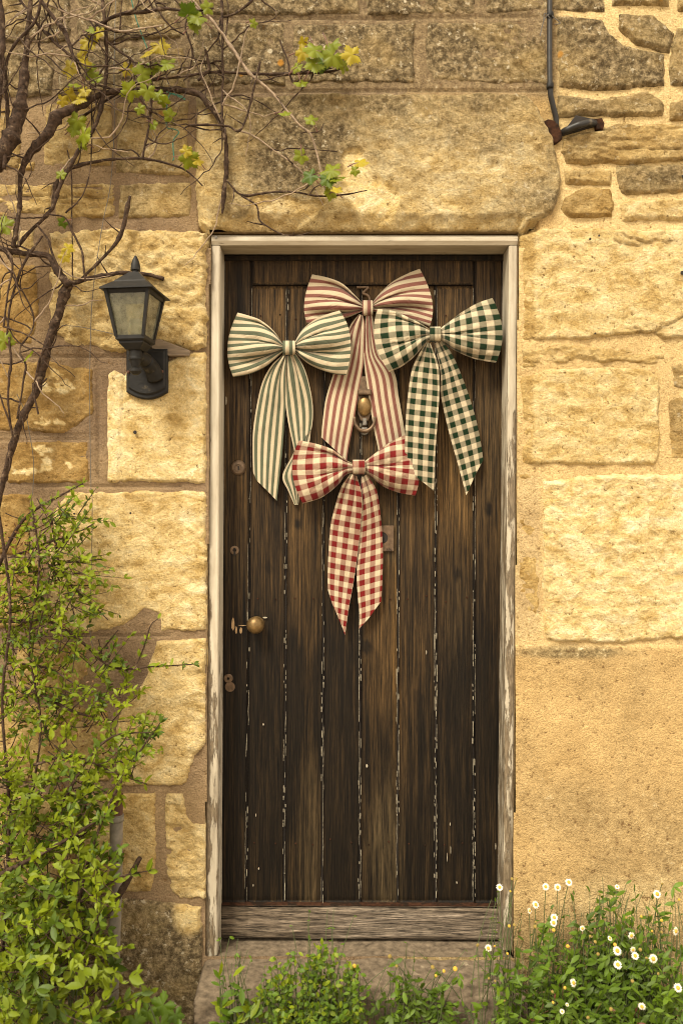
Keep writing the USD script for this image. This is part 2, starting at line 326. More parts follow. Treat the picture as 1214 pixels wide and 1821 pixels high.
def fabric(name, col, cream, pattern):
    nodes = {"uv": ("attribute", {"attribute": "st"}), "sep": ("separate_xyz", {}), "g": ("geometry", {}),
             "fx": ("math", {"math_type": "fraction"}), "fy": ("math", {"math_type": "fraction"}),
             "gx": ("map_range", {"from_min": 0.46, "from_max": 0.54, "clamp": True}), "gy": ("map_range", {"from_min": 0.46, "from_max": 0.54, "clamp": True}),
             "nx": ("mapping", {"scale": (40.0, 3.0, 1.0)}), "ny": ("mapping", {"scale": (3.0, 40.0, 1.0)}), "wx": ("noise_texture", {"scale": 1.6, "detail": 2.0}), "wy": ("noise_texture", {"scale": 1.6, "detail": 2.0}),
             "ww": ("math", {"math_type": "add"}), "wm": ("map_range", {"from_min": 0.6, "from_max": 1.4, "to_min": 0.68, "to_max": 1.28}), "wv": ("combine_xyz", {}),
             "mc": ("mix_color", {"a": cream, "b": col}), "mw": ("mix_color", {"blend_type": "multiply", "fac": 1.0, "use_clamp": False}),
             "b": ("bump", {"strength": 0.35, "distance": 0.0012}), "p": ("principled_bsdf", {"roughness": 0.9, "specular_ior_level": 0.1, "sheen_weight": 0.12}), "tr": ("translucent_bsdf", {}), "mx": ("mix_closure", {"fac": 0.13})}
    links = [("uv.vector", "sep.vector"), ("sep.x", "fx.value1"), ("sep.y", "fy.value1"), ("fx.value", "gx.value"), ("fy.value", "gy.value"), ("uv.vector", "nx.vector"), ("uv.vector", "ny.vector"), ("nx.vector", "wx.vector"), ("ny.vector", "wy.vector"),
             ("wx.fac", "ww.value1"), ("wy.fac", "ww.value2"), ("ww.value", "wm.value"), ("wm.result", "wv.x"), ("wm.result", "wv.y"), ("wm.result", "wv.z"), ("mc.result", "mw.a"), ("wv.vector", "mw.b"), ("mw.result", "p.base_color"), ("mw.result", "tr.color"),
             ("ww.value", "b.height"), ("b.normal", "p.normal"), ("p.BSDF", "mx.closure1"), ("tr.BSDF", "mx.closure2")]
    if pattern == "stripe":
        nodes["st"] = ("math", {"math_type": "multiply", "value2": 0.93}); links += [("gy.result", "st.value1"), ("st.value", "mc.fac")]
    else:
        nodes["st"] = ("math", {"math_type": "add"}); nodes["hf"] = ("math", {"math_type": "multiply", "value2": 0.5}); nodes["pw"] = ("math", {"math_type": "power", "value2": 0.72})
        links += [("gx.result", "st.value1"), ("gy.result", "st.value2"), ("st.value", "hf.value1"), ("hf.value", "pw.value1"), ("pw.value", "mc.fac")]
    mat(name, nodes, links, surface="mx.closure")


CREAM = (0.395, 0.328, 0.218)
fabric("cloth_green_stripe", (0.050, 0.064, 0.038), CREAM, "stripe")
fabric("cloth_red_stripe", (0.140, 0.044, 0.034), CREAM, "stripe")
fabric("cloth_green_check", (0.0042, 0.0145, 0.0035), CREAM, "check")
fabric("cloth_red_check", (0.108, 0.0058, 0.005), CREAM, "check")

plain("black_iron", (0.006, 0.0052, 0.004), rough=0.58, var=0.5, scale=60, bump=0.3, spec=0.22, dirt=(0.05, 0.04, 0.025), dirt_at=0.62)
plain("brass", (0.145, 0.090, 0.034), rough=0.46, metal=0.8, var=0.4, scale=50, bump=0.2, dirt=(0.04, 0.025, 0.012), dirt_at=0.58)
plain("dark_bronze", (0.10, 0.065, 0.038), rough=0.5, metal=0.7, var=0.4, scale=70, bump=0.2, dirt=(0.03, 0.02, 0.012))
plain("pewter", (0.17, 0.155, 0.13), rough=0.42, metal=0.8, var=0.35, scale=60, bump=0.2, dirt=(0.04, 0.035, 0.03))
plain("rust_dark", (0.030, 0.0125, 0.006), rough=0.95, var=0.6, scale=90, bump=0.5, spec=0.1, dirt=(0.012, 0.007, 0.004), dirt_at=0.5)
plain("rust", (0.052, 0.019, 0.007), rough=0.85, var=0.5, scale=70, bump=0.5, dirt=(0.06, 0.022, 0.01), dirt_at=0.52)
plain("zinc", (0.115, 0.10, 0.075), rough=0.6, var=0.3, scale=50, bump=0.3, dirt=(0.14, 0.055, 0.02), dirt_at=0.6)
plain("rubber", (0.012, 0.0105, 0.0085), rough=0.5, var=0.35, scale=60, bump=0.2, spec=0.3, dirt=(0.07, 0.055, 0.035), dirt_at=0.62)
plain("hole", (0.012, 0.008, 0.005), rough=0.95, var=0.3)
plain("flake", (0.25, 0.215, 0.15), rough=0.7, var=0.4, scale=90, bump=0.3)
plain("bare_wood", (0.25, 0.16, 0.075), rough=0.8, var=0.4, scale=90)
plain("old_paint", (0.15, 0.125, 0.085), rough=0.8, var=0.8, scale=160)
plain("step_stone", (0.105, 0.080, 0.053), rough=0.95, var=0.5, scale=45, bump=0.9, spec=0.1, dirt=(0.22, 0.18, 0.12), dirt_at=0.64)
plain("slate", (0.13, 0.095, 0.06), rough=0.85, var=0.45, scale=70, bump=0.6, stretch=(0.3, 1, 3))
plain("bark", (0.034, 0.0205, 0.0125), rough=0.9, var=0.7, scale=110, bump=1.0, spec=0.15, dirt=(0.115, 0.080, 0.050), dirt_at=0.56)
plain("pale_twig", (0.19, 0.135, 0.085), rough=0.85, var=0.5, scale=120, bump=0.5)
plain("green_stem", (0.045, 0.060, 0.014), rough=0.7, var=0.4, scale=60, bump=0.2)
plain("red_stem", (0.10, 0.035, 0.022), rough=0.7, var=0.4, scale=60, bump=0.2)
plain("twine", (0.02, 0.115, 0.075), rough=0.8, var=0.3, scale=200, bump=0.3)
plain("wire", (0.055, 0.048, 0.038), rough=0.55, var=0.3, scale=200, bump=0.1)
plain("soil", (0.055, 0.036, 0.020), rough=0.95, var=0.6, scale=14, bump=0.8)
plain("gravel_path", (0.34, 0.27, 0.18), rough=0.95, var=0.35, scale=60, bump=0.6)
plain("petal", (0.56, 0.52, 0.42), rough=0.7, var=0.08, scale=90, bump=0.1)
plain("pollen", (0.36, 0.225, 0.022), rough=0.9, var=0.35, scale=500, bump=0.6)
plain("pollen_old", (0.17, 0.12, 0.022), rough=0.9, var=0.35, scale=500, bump=0.6)


def leafmat(name, a, b, c, trans=0.35, scale=9.0):
    mat(name, {"g": ("geometry", {}), "n": ("noise_texture", {"scale": scale, "detail": 3.0}), "n2": ("noise_texture", {"scale": 130.0, "detail": 3.0}), "ad": ("math", {"math_type": "multiply_add", "value2": 0.55}), "sc": ("math", {"math_type": "multiply_add", "value2": 0.55, "value3": -0.02}),
               "r": ramp((0.2, a), (0.5, b), (0.85, c)), "b": ("bump", {"strength": 0.3, "distance": 0.002}),
               "p": ("principled_bsdf", {"roughness": 0.5, "specular_ior_level": 0.22}), "t": ("translucent_bsdf", {}), "m": ("mix_closure", {"fac": trans})},
        [("g.random_per_island", "ad.value1"), ("n.fac", "sc.value1"), ("sc.value", "ad.value3"), ("g.position", "n.vector"), ("g.position", "n2.vector"), ("ad.value", "r.fac"), ("r.color", "p.base_color"), ("r.color", "t.color"), ("n2.fac", "b.height"), ("b.normal", "p.normal"), ("p.BSDF", "m.closure1"), ("t.BSDF", "m.closure2")], surface="m.closure")


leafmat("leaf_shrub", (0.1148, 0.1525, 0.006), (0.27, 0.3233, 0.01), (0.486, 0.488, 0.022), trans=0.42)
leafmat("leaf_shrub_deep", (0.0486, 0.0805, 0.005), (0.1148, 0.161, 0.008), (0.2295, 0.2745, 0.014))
leafmat("leaf_weed", (0.0567, 0.1, 0.006), (0.1283, 0.2013, 0.01), (0.27, 0.3355, 0.018))
leafmat("leaf_daisy", (0.0405, 0.0683, 0.005), (0.0945, 0.144, 0.008), (0.2025, 0.2501, 0.016))
leafmat("leaf_vine_green", (0.12, 0.145, 0.006), (0.25, 0.265, 0.010), (0.40, 0.38, 0.020), trans=0.42)
leafmat("leaf_vine_gold", (0.26, 0.20, 0.012), (0.38, 0.32, 0.020), (0.48, 0.37, 0.05), trans=0.42)
leafmat("leaf_dry", (0.10, 0.048, 0.016), (0.20, 0.11, 0.04), (0.32, 0.20, 0.08), trans=0.2)
leafmat("leaf_red", (0.08, 0.02, 0.012), (0.14, 0.035, 0.02), (0.2, 0.07, 0.03), trans=0.25)
# dusty lantern glass
mat("lantern_glass", {"g": ("geometry", {}), "n": ("noise_texture", {"scale": 55.0, "detail": 5.0, "roughness": 0.7}), "mr": ("map_range", {"from_min": 0.35, "from_max": 0.7, "to_min": 0.08, "to_max": 0.38, "clamp": True}),
    "t": ("transparent_bsdf", {"color": (0.80, 0.80, 0.70)}), "d": ("diffuse_bsdf", {"color": (0.21, 0.195, 0.125)}), "gl": ("glossy_bsdf", {"roughness": 0.12, "color": (0.9, 0.9, 0.9)}), "fr": ("fresnel", {"IOR": 1.5}), "m": ("mix_closure", {}), "m2": ("mix_closure", {})},
    [("g.position", "n.vector"), ("n.fac", "mr.value"), ("mr.result", "m.fac"), ("t.BSDF", "m.closure1"), ("d.BSDF", "m.closure2"), ("fr.fac", "m2.fac"), ("m.closure", "m2.closure1"), ("gl.BSDF", "m2.closure2")], surface="m2.closure")
mat("bulb_glass", {"p": ("principled_bsdf", {"base_color": (0.8, 0.8, 0.75), "roughness": 0.15, "transmission_weight": 0.6})}, [])

# ------------------------------------------------------------------ ground
g = part("/World", "ground", trimesh.creation.box([80, 80, 0.3], trimesh.transformations.translation_matrix([0, -30, -0.15])), "soil"); top(g, kind="structure")
g = part("/World", "path", box([0, -2.9, 0.012], [12, 4.2, 0.024]), "gravel_path"); top(g, kind="structure")

# ------------------------------------------------------------------ stone wall
wall = thing("stone_wall", "old golden limestone cottage wall of big weathered blocks and patched mortar", "wall")
HOLE = np.array([(373.5, 411), (922, 411), (912, 1700), (364, 1700)])


def sdist(pts, poly):
    """Signed distance inside a polygon (positive inside), pixels."""
    poly = np.asarray(poly, float)
    d = np.full(len(pts), 1e9); inside = np.zeros(len(pts), bool)
    for a, b in zip(poly, np.roll(poly, -1, 0)):
        ab = b - a; t = np.clip(((pts - a) @ ab) / (ab @ ab), 0, 1)
        d = np.minimum(d, np.linalg.norm(pts - a - t[:, None] * ab, axis=1))
        c = (a[1] > pts[:, 1]) != (b[1] > pts[:, 1])
        with np.errstate(divide="ignore", invalid="ignore"):
            x = (b[0] - a[0]) * (pts[:, 1] - a[1]) / (b[1] - a[1]) + a[0]
        inside ^= c & (pts[:, 0] < x)
    return np.where(inside, d, -d)


def blob(px, py, cx, cy, rx, ry, soft=0.6):
    q = np.hypot((px - cx) / rx, (py - cy) / ry)
    return smooth01((1 + soft / 2 - q) / soft)


STONE_N = [0]


def stone(poly, proud=0.006, bev=5, rough=0.006, tint=(0, 0, 0), var=0.18, edge=4.5, step=2.6, shape=None, layers=0.0, name="stone", label=None, hole=True, grow=0):
    """A wall stone: its pixel outline on the wall face, uneven edges, bevel and a hewn face."""
    STONE_N[0] += 1; sd = STONE_N[0] * 17
    poly = np.asarray(poly, float)
    if grow:
        from shapely.geometry import Polygon
        poly = np.array(Polygon(poly).buffer(grow).exterior.coords)[:-1]
    lo, hi = poly.min(0) - 6, poly.max(0) + 6
    nx, ny = max(6, int((hi[0] - lo[0]) / step)), max(6, int((hi[1] - lo[1]) / step))
    gx, gy = np.meshgrid(np.linspace(lo[0], hi[0], nx), np.linspace(lo[1], hi[1], ny), indexing="ij")
    pts = np.stack([gx.ravel(), gy.ravel()], 1)
    w = np.stack([pts[:, 0] / 600, np.zeros(len(pts)) + sd * 0.37, pts[:, 1] / 600], 1)
    d = sdist(pts, poly)
    d = d + edge * 2 * (meshkit.fbm(w * 14, 4, sd) - 0.5) + edge * 0.8 * (meshkit.noise(w * 70, sd + 3) - 0.6)
    h = proud * smooth01(d / bev) + rough * 1.5 * (meshkit.fbm(w * [9, 9, 12], 5, sd + 1) - 0.5) * smooth01(d / bev) + rough * 1.9 * (meshkit.fbm(w * 44, 4, sd + 2) - 0.5)
    if layers:
        band = meshkit.fbm(w * [7, 1, 30], 4, sd + 5)
        ridge = np.abs(band - 0.5) * 2
        h = h - layers * smooth01((0.16 - ridge) / 0.16) + layers * 1.2 * (band - 0.5)
    t = np.zeros((len(pts), 3)) + np.asarray(tint)
    t[:, 0] += var * 2 * (meshkit.fbm(w * 5, 3, sd + 6) - 0.5); t[:, 1] += var * 1.6 * (meshkit.fbm(w * 6, 3, sd + 7) - 0.5); t[:, 2] += var * 2 * (meshkit.fbm(w * 6, 3, sd + 8) - 0.5)
    if shape is not None:
        dh, dt = shape(pts[:, 0], pts[:, 1], w)
        h = h + dh; t = t + dt
    y = np.where(d > 0, -h, np.minimum(0.02, -h * 0 + 0.004 - d * 0.004))
    v = P(pts[:, 0], pts[:, 1], 0.0); v[:, 1] = y
    f = grid_faces(nx, ny)
    keep = (d[f] > -5).any(1)
    if hole: keep &= (sdist(pts, HOLE)[f] < 1).all(1)
    f = f[keep]; idx = np.unique(f); re = np.full(len(v), -1); re[idx] = np.arange(len(idx))
    return part(wall, name, (v[idx], re[f]), "stone", smooth=True, tint=np.clip(t[idx], 0, 1), label=label)


def Z(n): return np.zeros((n, 3))


# the mortar bed: one uneven sheet with the doorway cut out
MG = 3.4
gx, gy = np.meshgrid(np.arange(-40, 1258, MG), np.arange(-60, 1830, MG), indexing="ij")
pts = np.stack([gx.ravel(), gy.ravel()], 1); px, py = pts.T
w = np.stack([px / 600, 0 * px, py / 600], 1)
h = 0.0055 * (meshkit.fbm(w * 8, 4, 91) - 0.5) * 2 + 0.002 * (meshkit.fbm(w * 60, 3, 92) - 0.5)
pale_zone = smooth01((px - 975) / 30) * smooth01((430 - py) / 40)
right = smooth01((px - 700) / 30)
topband = smooth01((190 - py) / 40) * (1 - pale_zone)
h = h - 0.002 * pale_zone + 0.002 * right
render = smooth01((py - 1146) / 8) * smooth01((px - 905) / 8)
h = h + render * 0.007 - render * 0.003 * blob(px, py, 925, 1400, 18, 400)
scored = np.zeros(len(px))
for (x0, y0, x1, y1) in [(0, 634, 222, 634), (100, 1129, 300, 1130), (0, 772, 165, 772), (60, 864, 320, 864), (0, 782, 165, 780), (172, 640, 175, 850), (330, 32, 980, 30), (330, 163, 980, 160)]:
    q = np.array([x0, y0]); e = np.array([x1 - x0, y1 - y0]); tt = np.clip(((pts - q) @ e) / (e @ e), 0, 1)
    dd = np.linalg.norm(pts - q - tt[:, None] * e, axis=1); scored = np.maximum(scored, smooth01((3.2 - dd) / 2.5))
h = h - 0.006 * scored - 0.05 * smooth01((px - 352) / 14) * smooth01((960 - px) / 14) * smooth01((py - 366) / 10) * smooth01((440 - py) / 10)
t = np.zeros((len(px), 3))
t[:, 0] = np.clip((1 - right) * (0.85 + 0.5 * (meshkit.fbm(w * 5, 3, 93) - 0.5)) + topband * 0.9, 0, 1)
t[:, 1] = np.clip(pale_zone * 0.6 + 0.55 * right * (1 - render) * smooth01((py - 390) / 30) * (0.6 + 0.8 * (meshkit.fbm(w * 9, 3, 94) - 0.5)), 0, 1)
t[:, 2] = np.clip(0.75 * blob(px, py, 1010, 1158, 95, 12, 0.8) + 0.35 * blob(px, py, 1015, 1440, 70, 55, 1.2) + 0.3 * blob(px, py, 1150, 1500, 90, 90, 1.4) + 0.6 * smooth01((1600 - py) / -110) * right + 0.45 * topband, 0, 1)
t[:, 2] = np.clip(t[:, 2] + render * 0.9 * np.clip(meshkit.fbm(w * [9, 1, 2.2], 4, 95) - 0.52, 0, 1), 0, 1)
t[:, 1] = np.clip(t[:, 1] + 0.5 * blob(px, py, 1130, 1600, 120, 40, 1.4) * render, 0, 1)
t[:, 0] = np.clip(t[:, 0] + 0.5 * right * smooth01((965 - px) / 12) * smooth01((py - 830) / 30) * (1 - smooth01((py - 1120) / 30)), 0, 1)
v = P(px, py, 0.0); v[:, 1] = -h
f = grid_faces(*gx.shape); f = f[(sdist(pts, HOLE)[f] < 2).all(1)]
part(wall, "mortar", (v, f), "mortar", smooth=True, tint=t)
# the core of the wall, the returns of the doorway
hp = P(HOLE[:, 0], HOLE[:, 1], 0.0)
rv = np.vstack([hp + [0, 0.004, 0], hp + [0, 0.24, 0]])
part(wall, "reveal", (rv, np.array([[0, 1, 5, 4], [1, 2, 6, 5], [3, 0, 4, 7]])), "mortar", tint=np.tile([0.7, 0.0, 0.2], (8, 1)))
part(wall, "wall_core", trimesh.creation.box([7.0, 0.3, 4.6], trimesh.transformations.translation_matrix([0, 0.39, 2.3])), "mortar", tint=np.tile([0.5, 0, 0], (8, 1)))


def lintel_shape(px, py, w):
    n = len(px); dt = Z(n)
    e = 382 + 10 * (meshkit.noise(w * 8, 5) - 0.5)
    dh = -0.030 * np.clip((py - e) / 28, 0, 1.2) * smooth01((px - 395) / 40) * smooth01((935 - px) / 15)
    dt[:, 0] -= 0.25 * smooth01((py - e) / 20)
    chip = sdist(np.stack([px, py], 1), [(622, 262), (640, 258), (662, 306), (720, 350), (705, 395), (660, 412), (640, 400), (610, 350), (600, 290), (612, 230)]) + 22 * (meshkit.fbm(w * 16, 4, 6) - 0.5)
    c = smooth01(chip / 10)
    dh -= 0.009 * c; dt[:, 0] -= 0.6 * c; dt[:, 2] += 0.4 * c
    c2 = smooth01((sdist(np.stack([px, py], 1), [(455, 348), (520, 352), (585, 362), (560, 385), (520, 412), (395, 414), (400, 398), (440, 385)]) + 12 * (meshkit.fbm(w * 20, 4, 8) - 0.5)) / 5)
    dh -= 0.008 * c2; dt[:, 0] -= 0.9 * c2; dt[:, 1] += 0.25 * c2; dt[:, 2] += 0.25 * c2
    k = blob(px, py, 560, 240, 60, 90, 1.2) + blob(px, py, 495, 310, 45, 55, 1.0)
    dt[:, 0] += 0.22 * k
    dt[:, 0] -= 0.22 * blob(px, py, 760, 340, 190, 90, 1.2); dt[:, 2] += 0.35 * blob(px, py, 780, 330, 170, 100, 1.2)
    dt[:, 0] -= 0.22 * smooth01((430 - px) / 70) * smooth01((py - 180) / 60)
    dh += 0.004 * (meshkit.fbm(w * 22, 4, 33) - 0.5) * 2
    return dh, dt


def rough_cracks(pts_list, depth=0.007, wid=2.7):
    def fn(px, py, w):
        d = np.full(len(px), 99.0); q = np.stack([px, py], 1) + 26 * (np.stack([meshkit.fbm(w * 18, 3, 21), meshkit.fbm(w * 18, 3, 22)], 1) - 0.5)
        for line in pts_list:
            for a, b in zip(line[:-1], line[1:]):
                a, b = np.array(a, float), np.array(b, float); ab = b - a; t = np.clip(((q - a) @ ab) / (ab @ ab), 0, 1)
                d = np.minimum(d, np.linalg.norm(q - a - t[:, None] * ab, axis=1))
        c = smooth01((wid - d) / wid); dt = Z(len(px)); dt[:, 1] += 0.25 * smooth01((wid * 3 - d) / (wid * 2)); dt[:, 0] += 0.2 * c
        return -depth * c, dt
    return fn


def recess_left(fn=None):
    def g_(px, py, w):
        k = smooth01((952 - px + 16 * (meshkit.fbm(w * 12, 3, 40) - 0.5)) / 10); dt = Z(len(px)); dt[:, 2] -= 0.5 * k; dt[:, 1] += 0.18 * k
        dh = -0.006 * k - 0.012 * smooth01((933 - px) / 14)
        if fn: a, b = fn(px, py, w); return dh + a, dt + b
        return dh, dt
    return g_


def edge_rough(x0, amount=0.010):
    """The broken edge of the stones beside the door frame."""
    def g_(px, py, w):
        k = smooth01((px - x0) / 12); dt = Z(len(px)); dt[:, 2] += 0.3 * k
        return k * amount * 1.5 * (meshkit.fbm(w * [16, 1, 24], 4, 44) - 0.42) - 0.002 * smooth01((px - 358) / 12), dt
    return g_


def spots(lst, base=None):
    def g_(px, py, w):
        dt = Z(len(px)); dh = np.zeros(len(px))
        for (cx, cy, rx, ry) in lst:
            k = blob(px + 34 * (meshkit.fbm(w * 40, 4, 51) - 0.5), py + 26 * (meshkit.fbm(w * 40, 4, 52) - 0.5), cx, cy, rx, ry, 0.35); dt[:, 2] += 1.0 * k; dt[:, 1] -= 1.0 * k; dt[:, 0] -= k
        if base: a, b = base(px, py, w); return dh + a, dt + b
        return dh, dt
    return g_


W1 = (0.85, 0.08, 0.0)
# top courses
stone([(-40, -60), (125, -60), (125, 72), (-40, 76)], tint=(0.8, 0.1, 0), rough=0.008)
stone([(138, -60), (322, -60), (322, 66), (138, 74)], tint=(0.85, 0.1, 0), rough=0.008)
stone([(334, -60), (640, -60), (640, 24), (420, 26), (334, 30)], tint=W1)
stone([(652, -60), (845, -60), (845, 24), (652, 26)], tint=(0.85, 0.05, 0))
stone([(868, -60), (1076, -60), (1076, 22), (985, 20), (860, 24)], tint=(0.75, 0.1, 0))
stone([(-40, 90), (95, 86), (95, 172), (-40, 175)], tint=(0.65, 0.1, 0.0), rough=0.009)
stone([(108, 84), (330, 80), (330, 168), (100, 172)], tint=(0.75, 0.1, 0.1), rough=0.008)
stone([(338, 40), (508, 38), (508, 150), (338, 152)], tint=(0.88, 0.1, 0))
stone([(520, 42), (737, 40), (737, 148), (520, 146)], tint=(0.85, 0.05, 0))
stone([(758, 38), (972, 36), (972, 150), (770, 146), (756, 120)], tint=(0.82, 0.1, 0.0), rough=0.008)
lint = stone([(348, 172), (560, 166), (760, 166), (935, 166), (962, 200), (985, 250), (1000, 320), (985, 382), (940, 398), (928, 414), (372, 414), (352, 400), (345, 300)], tint=(0.60, 0.05, 0.40), bev=7, rough=0.007, proud=0.020, shape=lintel_shape, name="lintel_stone", label="long chipped lintel stone above the door, grey at its left end")
# left side
stone([(-40, 190), (38, 190), (38, 300), (-40, 300)], tint=(0.3, 0.4, 0.0))
stone([(80, 185), (200, 180), (200, 296), (78, 292)], tint=(0.32, 0.2, 0.15), rough=0.009)
stone([(206, 180), (336, 178), (336, 312), (206, 308)], tint=(0.5, 0.1, 0.1))
stone([(30, 288), (62, 286), (62, 304), (30, 306)], tint=(0.1, 0.3, 0.1), step=2.0)
stone([(-40, 325), (92, 325), (92, 384), (-40, 384)], tint=(0.15, 0.2, 0.2), layers=0.006)
stone([(97, 327), (205, 325), (205, 388), (97, 390)], tint=(0.2, 0.25, 0.1), layers=0.008)
stone([(210, 326), (340, 322), (342, 388), (210, 388)], tint=(0.45, 0.05, 0.1))
stone([(20, 408), (60, 406), (62, 455), (20, 458)], tint=(0.2, 0.1, 0.4), step=2.0)
stone([(-40, 470), (66, 468), (68, 560), (58, 612), (-40, 612)], tint=(0.1, 0.75, 0.0))
stone([(86, 412), (200, 404), (346, 410), (368, 414), (368, 618), (330, 622), (255, 608), (235, 628), (200, 628), (165, 616), (120, 618), (88, 590)], tint=(0.0, 0.15, 0.42), rough=0.012, bev=7, edge=8, proud=0.014, shape=edge_rough(344))
stone([(-40, 648), (20, 645), (90, 640), (128, 652), (166, 655), (166, 735), (140, 755), (120, 768), (-40, 768)], tint=(0.12, 0.72, 0.0), shape=spots([(112, 690, 14, 12), (98, 664, 8, 7), (76, 748, 12, 5), (104, 750, 10, 5), (80, 690, 12, 7)]))
stone([(12, 786), (158, 784), (160, 858), (12, 860)], tint=(0.05, 0.75, 0.05), shape=spots([(80, 800, 16, 7), (85, 825, 10, 12), (120, 828, 8, 5), (50, 838, 30, 5)]))


def dressed(px, py, w):
    groove = np.abs(px - (212 + 10 * (px * 0 + (858 - py) / 200) + 3 * (meshkit.noise(w * 12, 3) - 0.5)))
    dt = Z(len(px)); strip = smooth01((214 - px + (858 - py) * 0.05) / 5); dt[:, 2] += 0.55 * strip
    dt[:, 2] += 0.2 * (meshkit.noise(w * [30, 1, 1.5], 9) - 0.5)
    a, b = edge_rough(328)(px, py, w)
    return -0.006 * smooth01((4 - groove) / 4) + a, dt + b


stone([(190, 662), (202, 656), (222, 664), (226, 640), (300, 640), (330, 628), (368, 622), (368, 862), (330, 858), (190, 858)], tint=(0.0, 0.0, 0.52), rough=0.003, edge=4, shape=dressed, proud=0.009)
stone([(-40, 878), (54, 876), (56, 985), (-40, 990)], tint=(0.05, 0.7, 0))
stone([(96, 905), (120, 874), (320, 872), (368, 870), (368, 1120), (285, 1122), (282, 1092), (258, 1085), (230, 1108), (200, 1120), (165, 1126), (90, 1118), (86, 1000)], tint=(0.0, 0.10, 0.45), rough=0.005, shape=edge_rough(316, 0.012))
stone([(-40, 1005), (70, 1000), (72, 1115), (-40, 1118)], tint=(0.1, 0.5, 0.0))
stone([(278, 1138), (368, 1134), (368, 1320), (345, 1345), (332, 1392), (325, 1398), (212, 1398), (205, 1300), (215, 1250), (240, 1240), (262, 1195), (270, 1160)], tint=(0.0, 0.12, 0.42), rough=0.006, shape=edge_rough(326, 0.014))
stone([(30, 1145), (150, 1140), (158, 1200), (100, 1238), (30, 1240)], tint=(0.05, 0.3, 0.1))
stone([(-40, 1255), (100, 1250), (195, 1262), (195, 1390), (-40, 1392)], tint=(0.15, 0.3, 0.05))
stone([(150, 1412), (276, 1410), (280, 1500), (272, 1588), (150, 1590)], tint=(0.05, 0.15, 0.2), rough=0.005)
stone([(-40, 1410), (135, 1412), (135, 1590), (-40, 1590)], tint=(0.2, 0.3, 0.0))
stone([(294, 1412), (328, 1408), (334, 1450), (344, 1462), (368, 1464), (366, 1598), (318, 1602), (302, 1585), (292, 1520)], tint=(0.0, 0.12, 0.30), rough=0.010, layers=0.002, shape=edge_rough(344, 0.010))


def plinth_shape(px, py, w):
    dt = Z(len(px))
    dt[:, 0] -= 0.9 * blob(px, py, 338, 1622, 26, 34, 0.8); dt[:, 2] += 0.5 * blob(px, py, 338, 1622, 26, 34, 0.8)
    dt[:, 1] += 0.6 * blob(px, py, 350, 1760, 12, 60, 0.8)
    return np.zeros(len(px)), dt


stone([(-40, 1606), (240, 1598), (360, 1612), (362, 1840), (-40, 1840)], tint=(0.84, 0.0, 0.1), var=0.06, rough=0.004, proud=0.012, shape=plinth_shape, label="grey plinth stone with pale lichen left of the doorstep")
# right side
stone([(924, 418), (968, 404), (1250, 408), (1250, 606), (1180, 604), (1160, 592), (1100, 600), (960, 604), (924, 610)], tint=(0.0, 0.06, 0.52), rough=0.0065, bev=5, proud=0.010,
      shape=recess_left(rough_cracks([[(1110, 418), (1140, 432), (1195, 428)], [(1095, 432), (1125, 438), (1165, 428)], [(1128, 586), (1150, 600), (1180, 582), (1214, 560)]])))
stone([(922, 616), (1000, 610), (1120, 622), (1178, 625), (1190, 640), (1150, 648), (1060, 642), (985, 652), (930, 662), (920, 650)], tint=(0.0, 0.28, 0.30), rough=0.010, layers=0.004, bev=7, edge=6, proud=0.010)
stone([(922, 668), (970, 656), (1080, 650), (1150, 655), (1172, 672), (1172, 818), (1160, 828), (980, 826), (922, 828)], tint=(0.0, 0.08, 0.50), rough=0.0065, bev=5, proud=0.010, shape=recess_left())
stone([(1192, 650), (1250, 640), (1250, 695), (1192, 692)], tint=(0.45, 0.4, 0.0), step=2.0)
stone([(1188, 714), (1202, 706), (1250, 704), (1250, 820), (1192, 815)], tint=(0.35, 0.45, 0.0), step=2.0)
stone([(962, 852), (1040, 842), (1250, 840), (1250, 1140), (1190, 1138), (1120, 1144), (1000, 1146), (966, 1138), (962, 1000)], tint=(0.0, 0.0, 0.80), rough=0.009, bev=8, proud=0.013)
stone([(920, 842), (935, 838), (956, 850), (958, 1000), (960, 1130), (925, 1140), (916, 1000)], tint=(0.0, 0.35, 0.05), rough=0.002, proud=0.002, bev=6, edge=3)
# rubble high on the right
R = dict(bev=8, edge=3, rough=0.007, proud=0.013, step=2.2, grow=3.5)
stone([(988, 30), (1070, 36), (1082, 62), (1105, 82), (1178, 98), (1178, 150), (1090, 158), (995, 152)], tint=(0.75, 0.1, 0.1), **R)
stone([(1102, 26), (1160, 30), (1195, 60), (1188, 92), (1130, 78), (1102, 50)], tint=(0.7, 0.1, 0.0), **R)
stone([(1206, 50), (1250, 60), (1250, 150), (1192, 150), (1192, 110)], tint=(0.6, 0.1, 0.1), **R)
stone([(1088, -60), (1190, -60), (1188, 10), (1090, 8)], tint=(0.6, 0.2, 0.0), **R)
stone([(1204, -60), (1250, -60), (1250, 22), (1206, 16)], tint=(0.5, 0.2, 0.1), **R)
stone([(992, 170), (1060, 178), (1150, 165), (1180, 186), (1176, 204), (1090, 208), (1072, 204), (990, 206)], tint=(0.6, 0.1, 0.1), **R)
stone([(1194, 182), (1250, 178), (1250, 210), (1196, 208)], tint=(0.45, 0.3, 0.1), **R)
stone([(1000, 248), (1060, 232), (1085, 222), (1250, 220), (1250, 284), (1100, 290), (1008, 288), (998, 270)], tint=(0.35, 0.30, 0.1), layers=0.006, **R)
stone([(1098, 298), (1250, 292), (1250, 340), (1105, 344)], tint=(0.6, 0.05, 0.1), **R)
stone([(1004, 304), (1050, 298), (1086, 306), (1082, 326), (1008, 324)], tint=(0.3, 0.35, 0.1), **R)
stone([(1006, 352), (1040, 336), (1082, 338), (1090, 362), (1086, 384), (1010, 386), (998, 370)], tint=(0.25, 0.45, 0.0), **R)
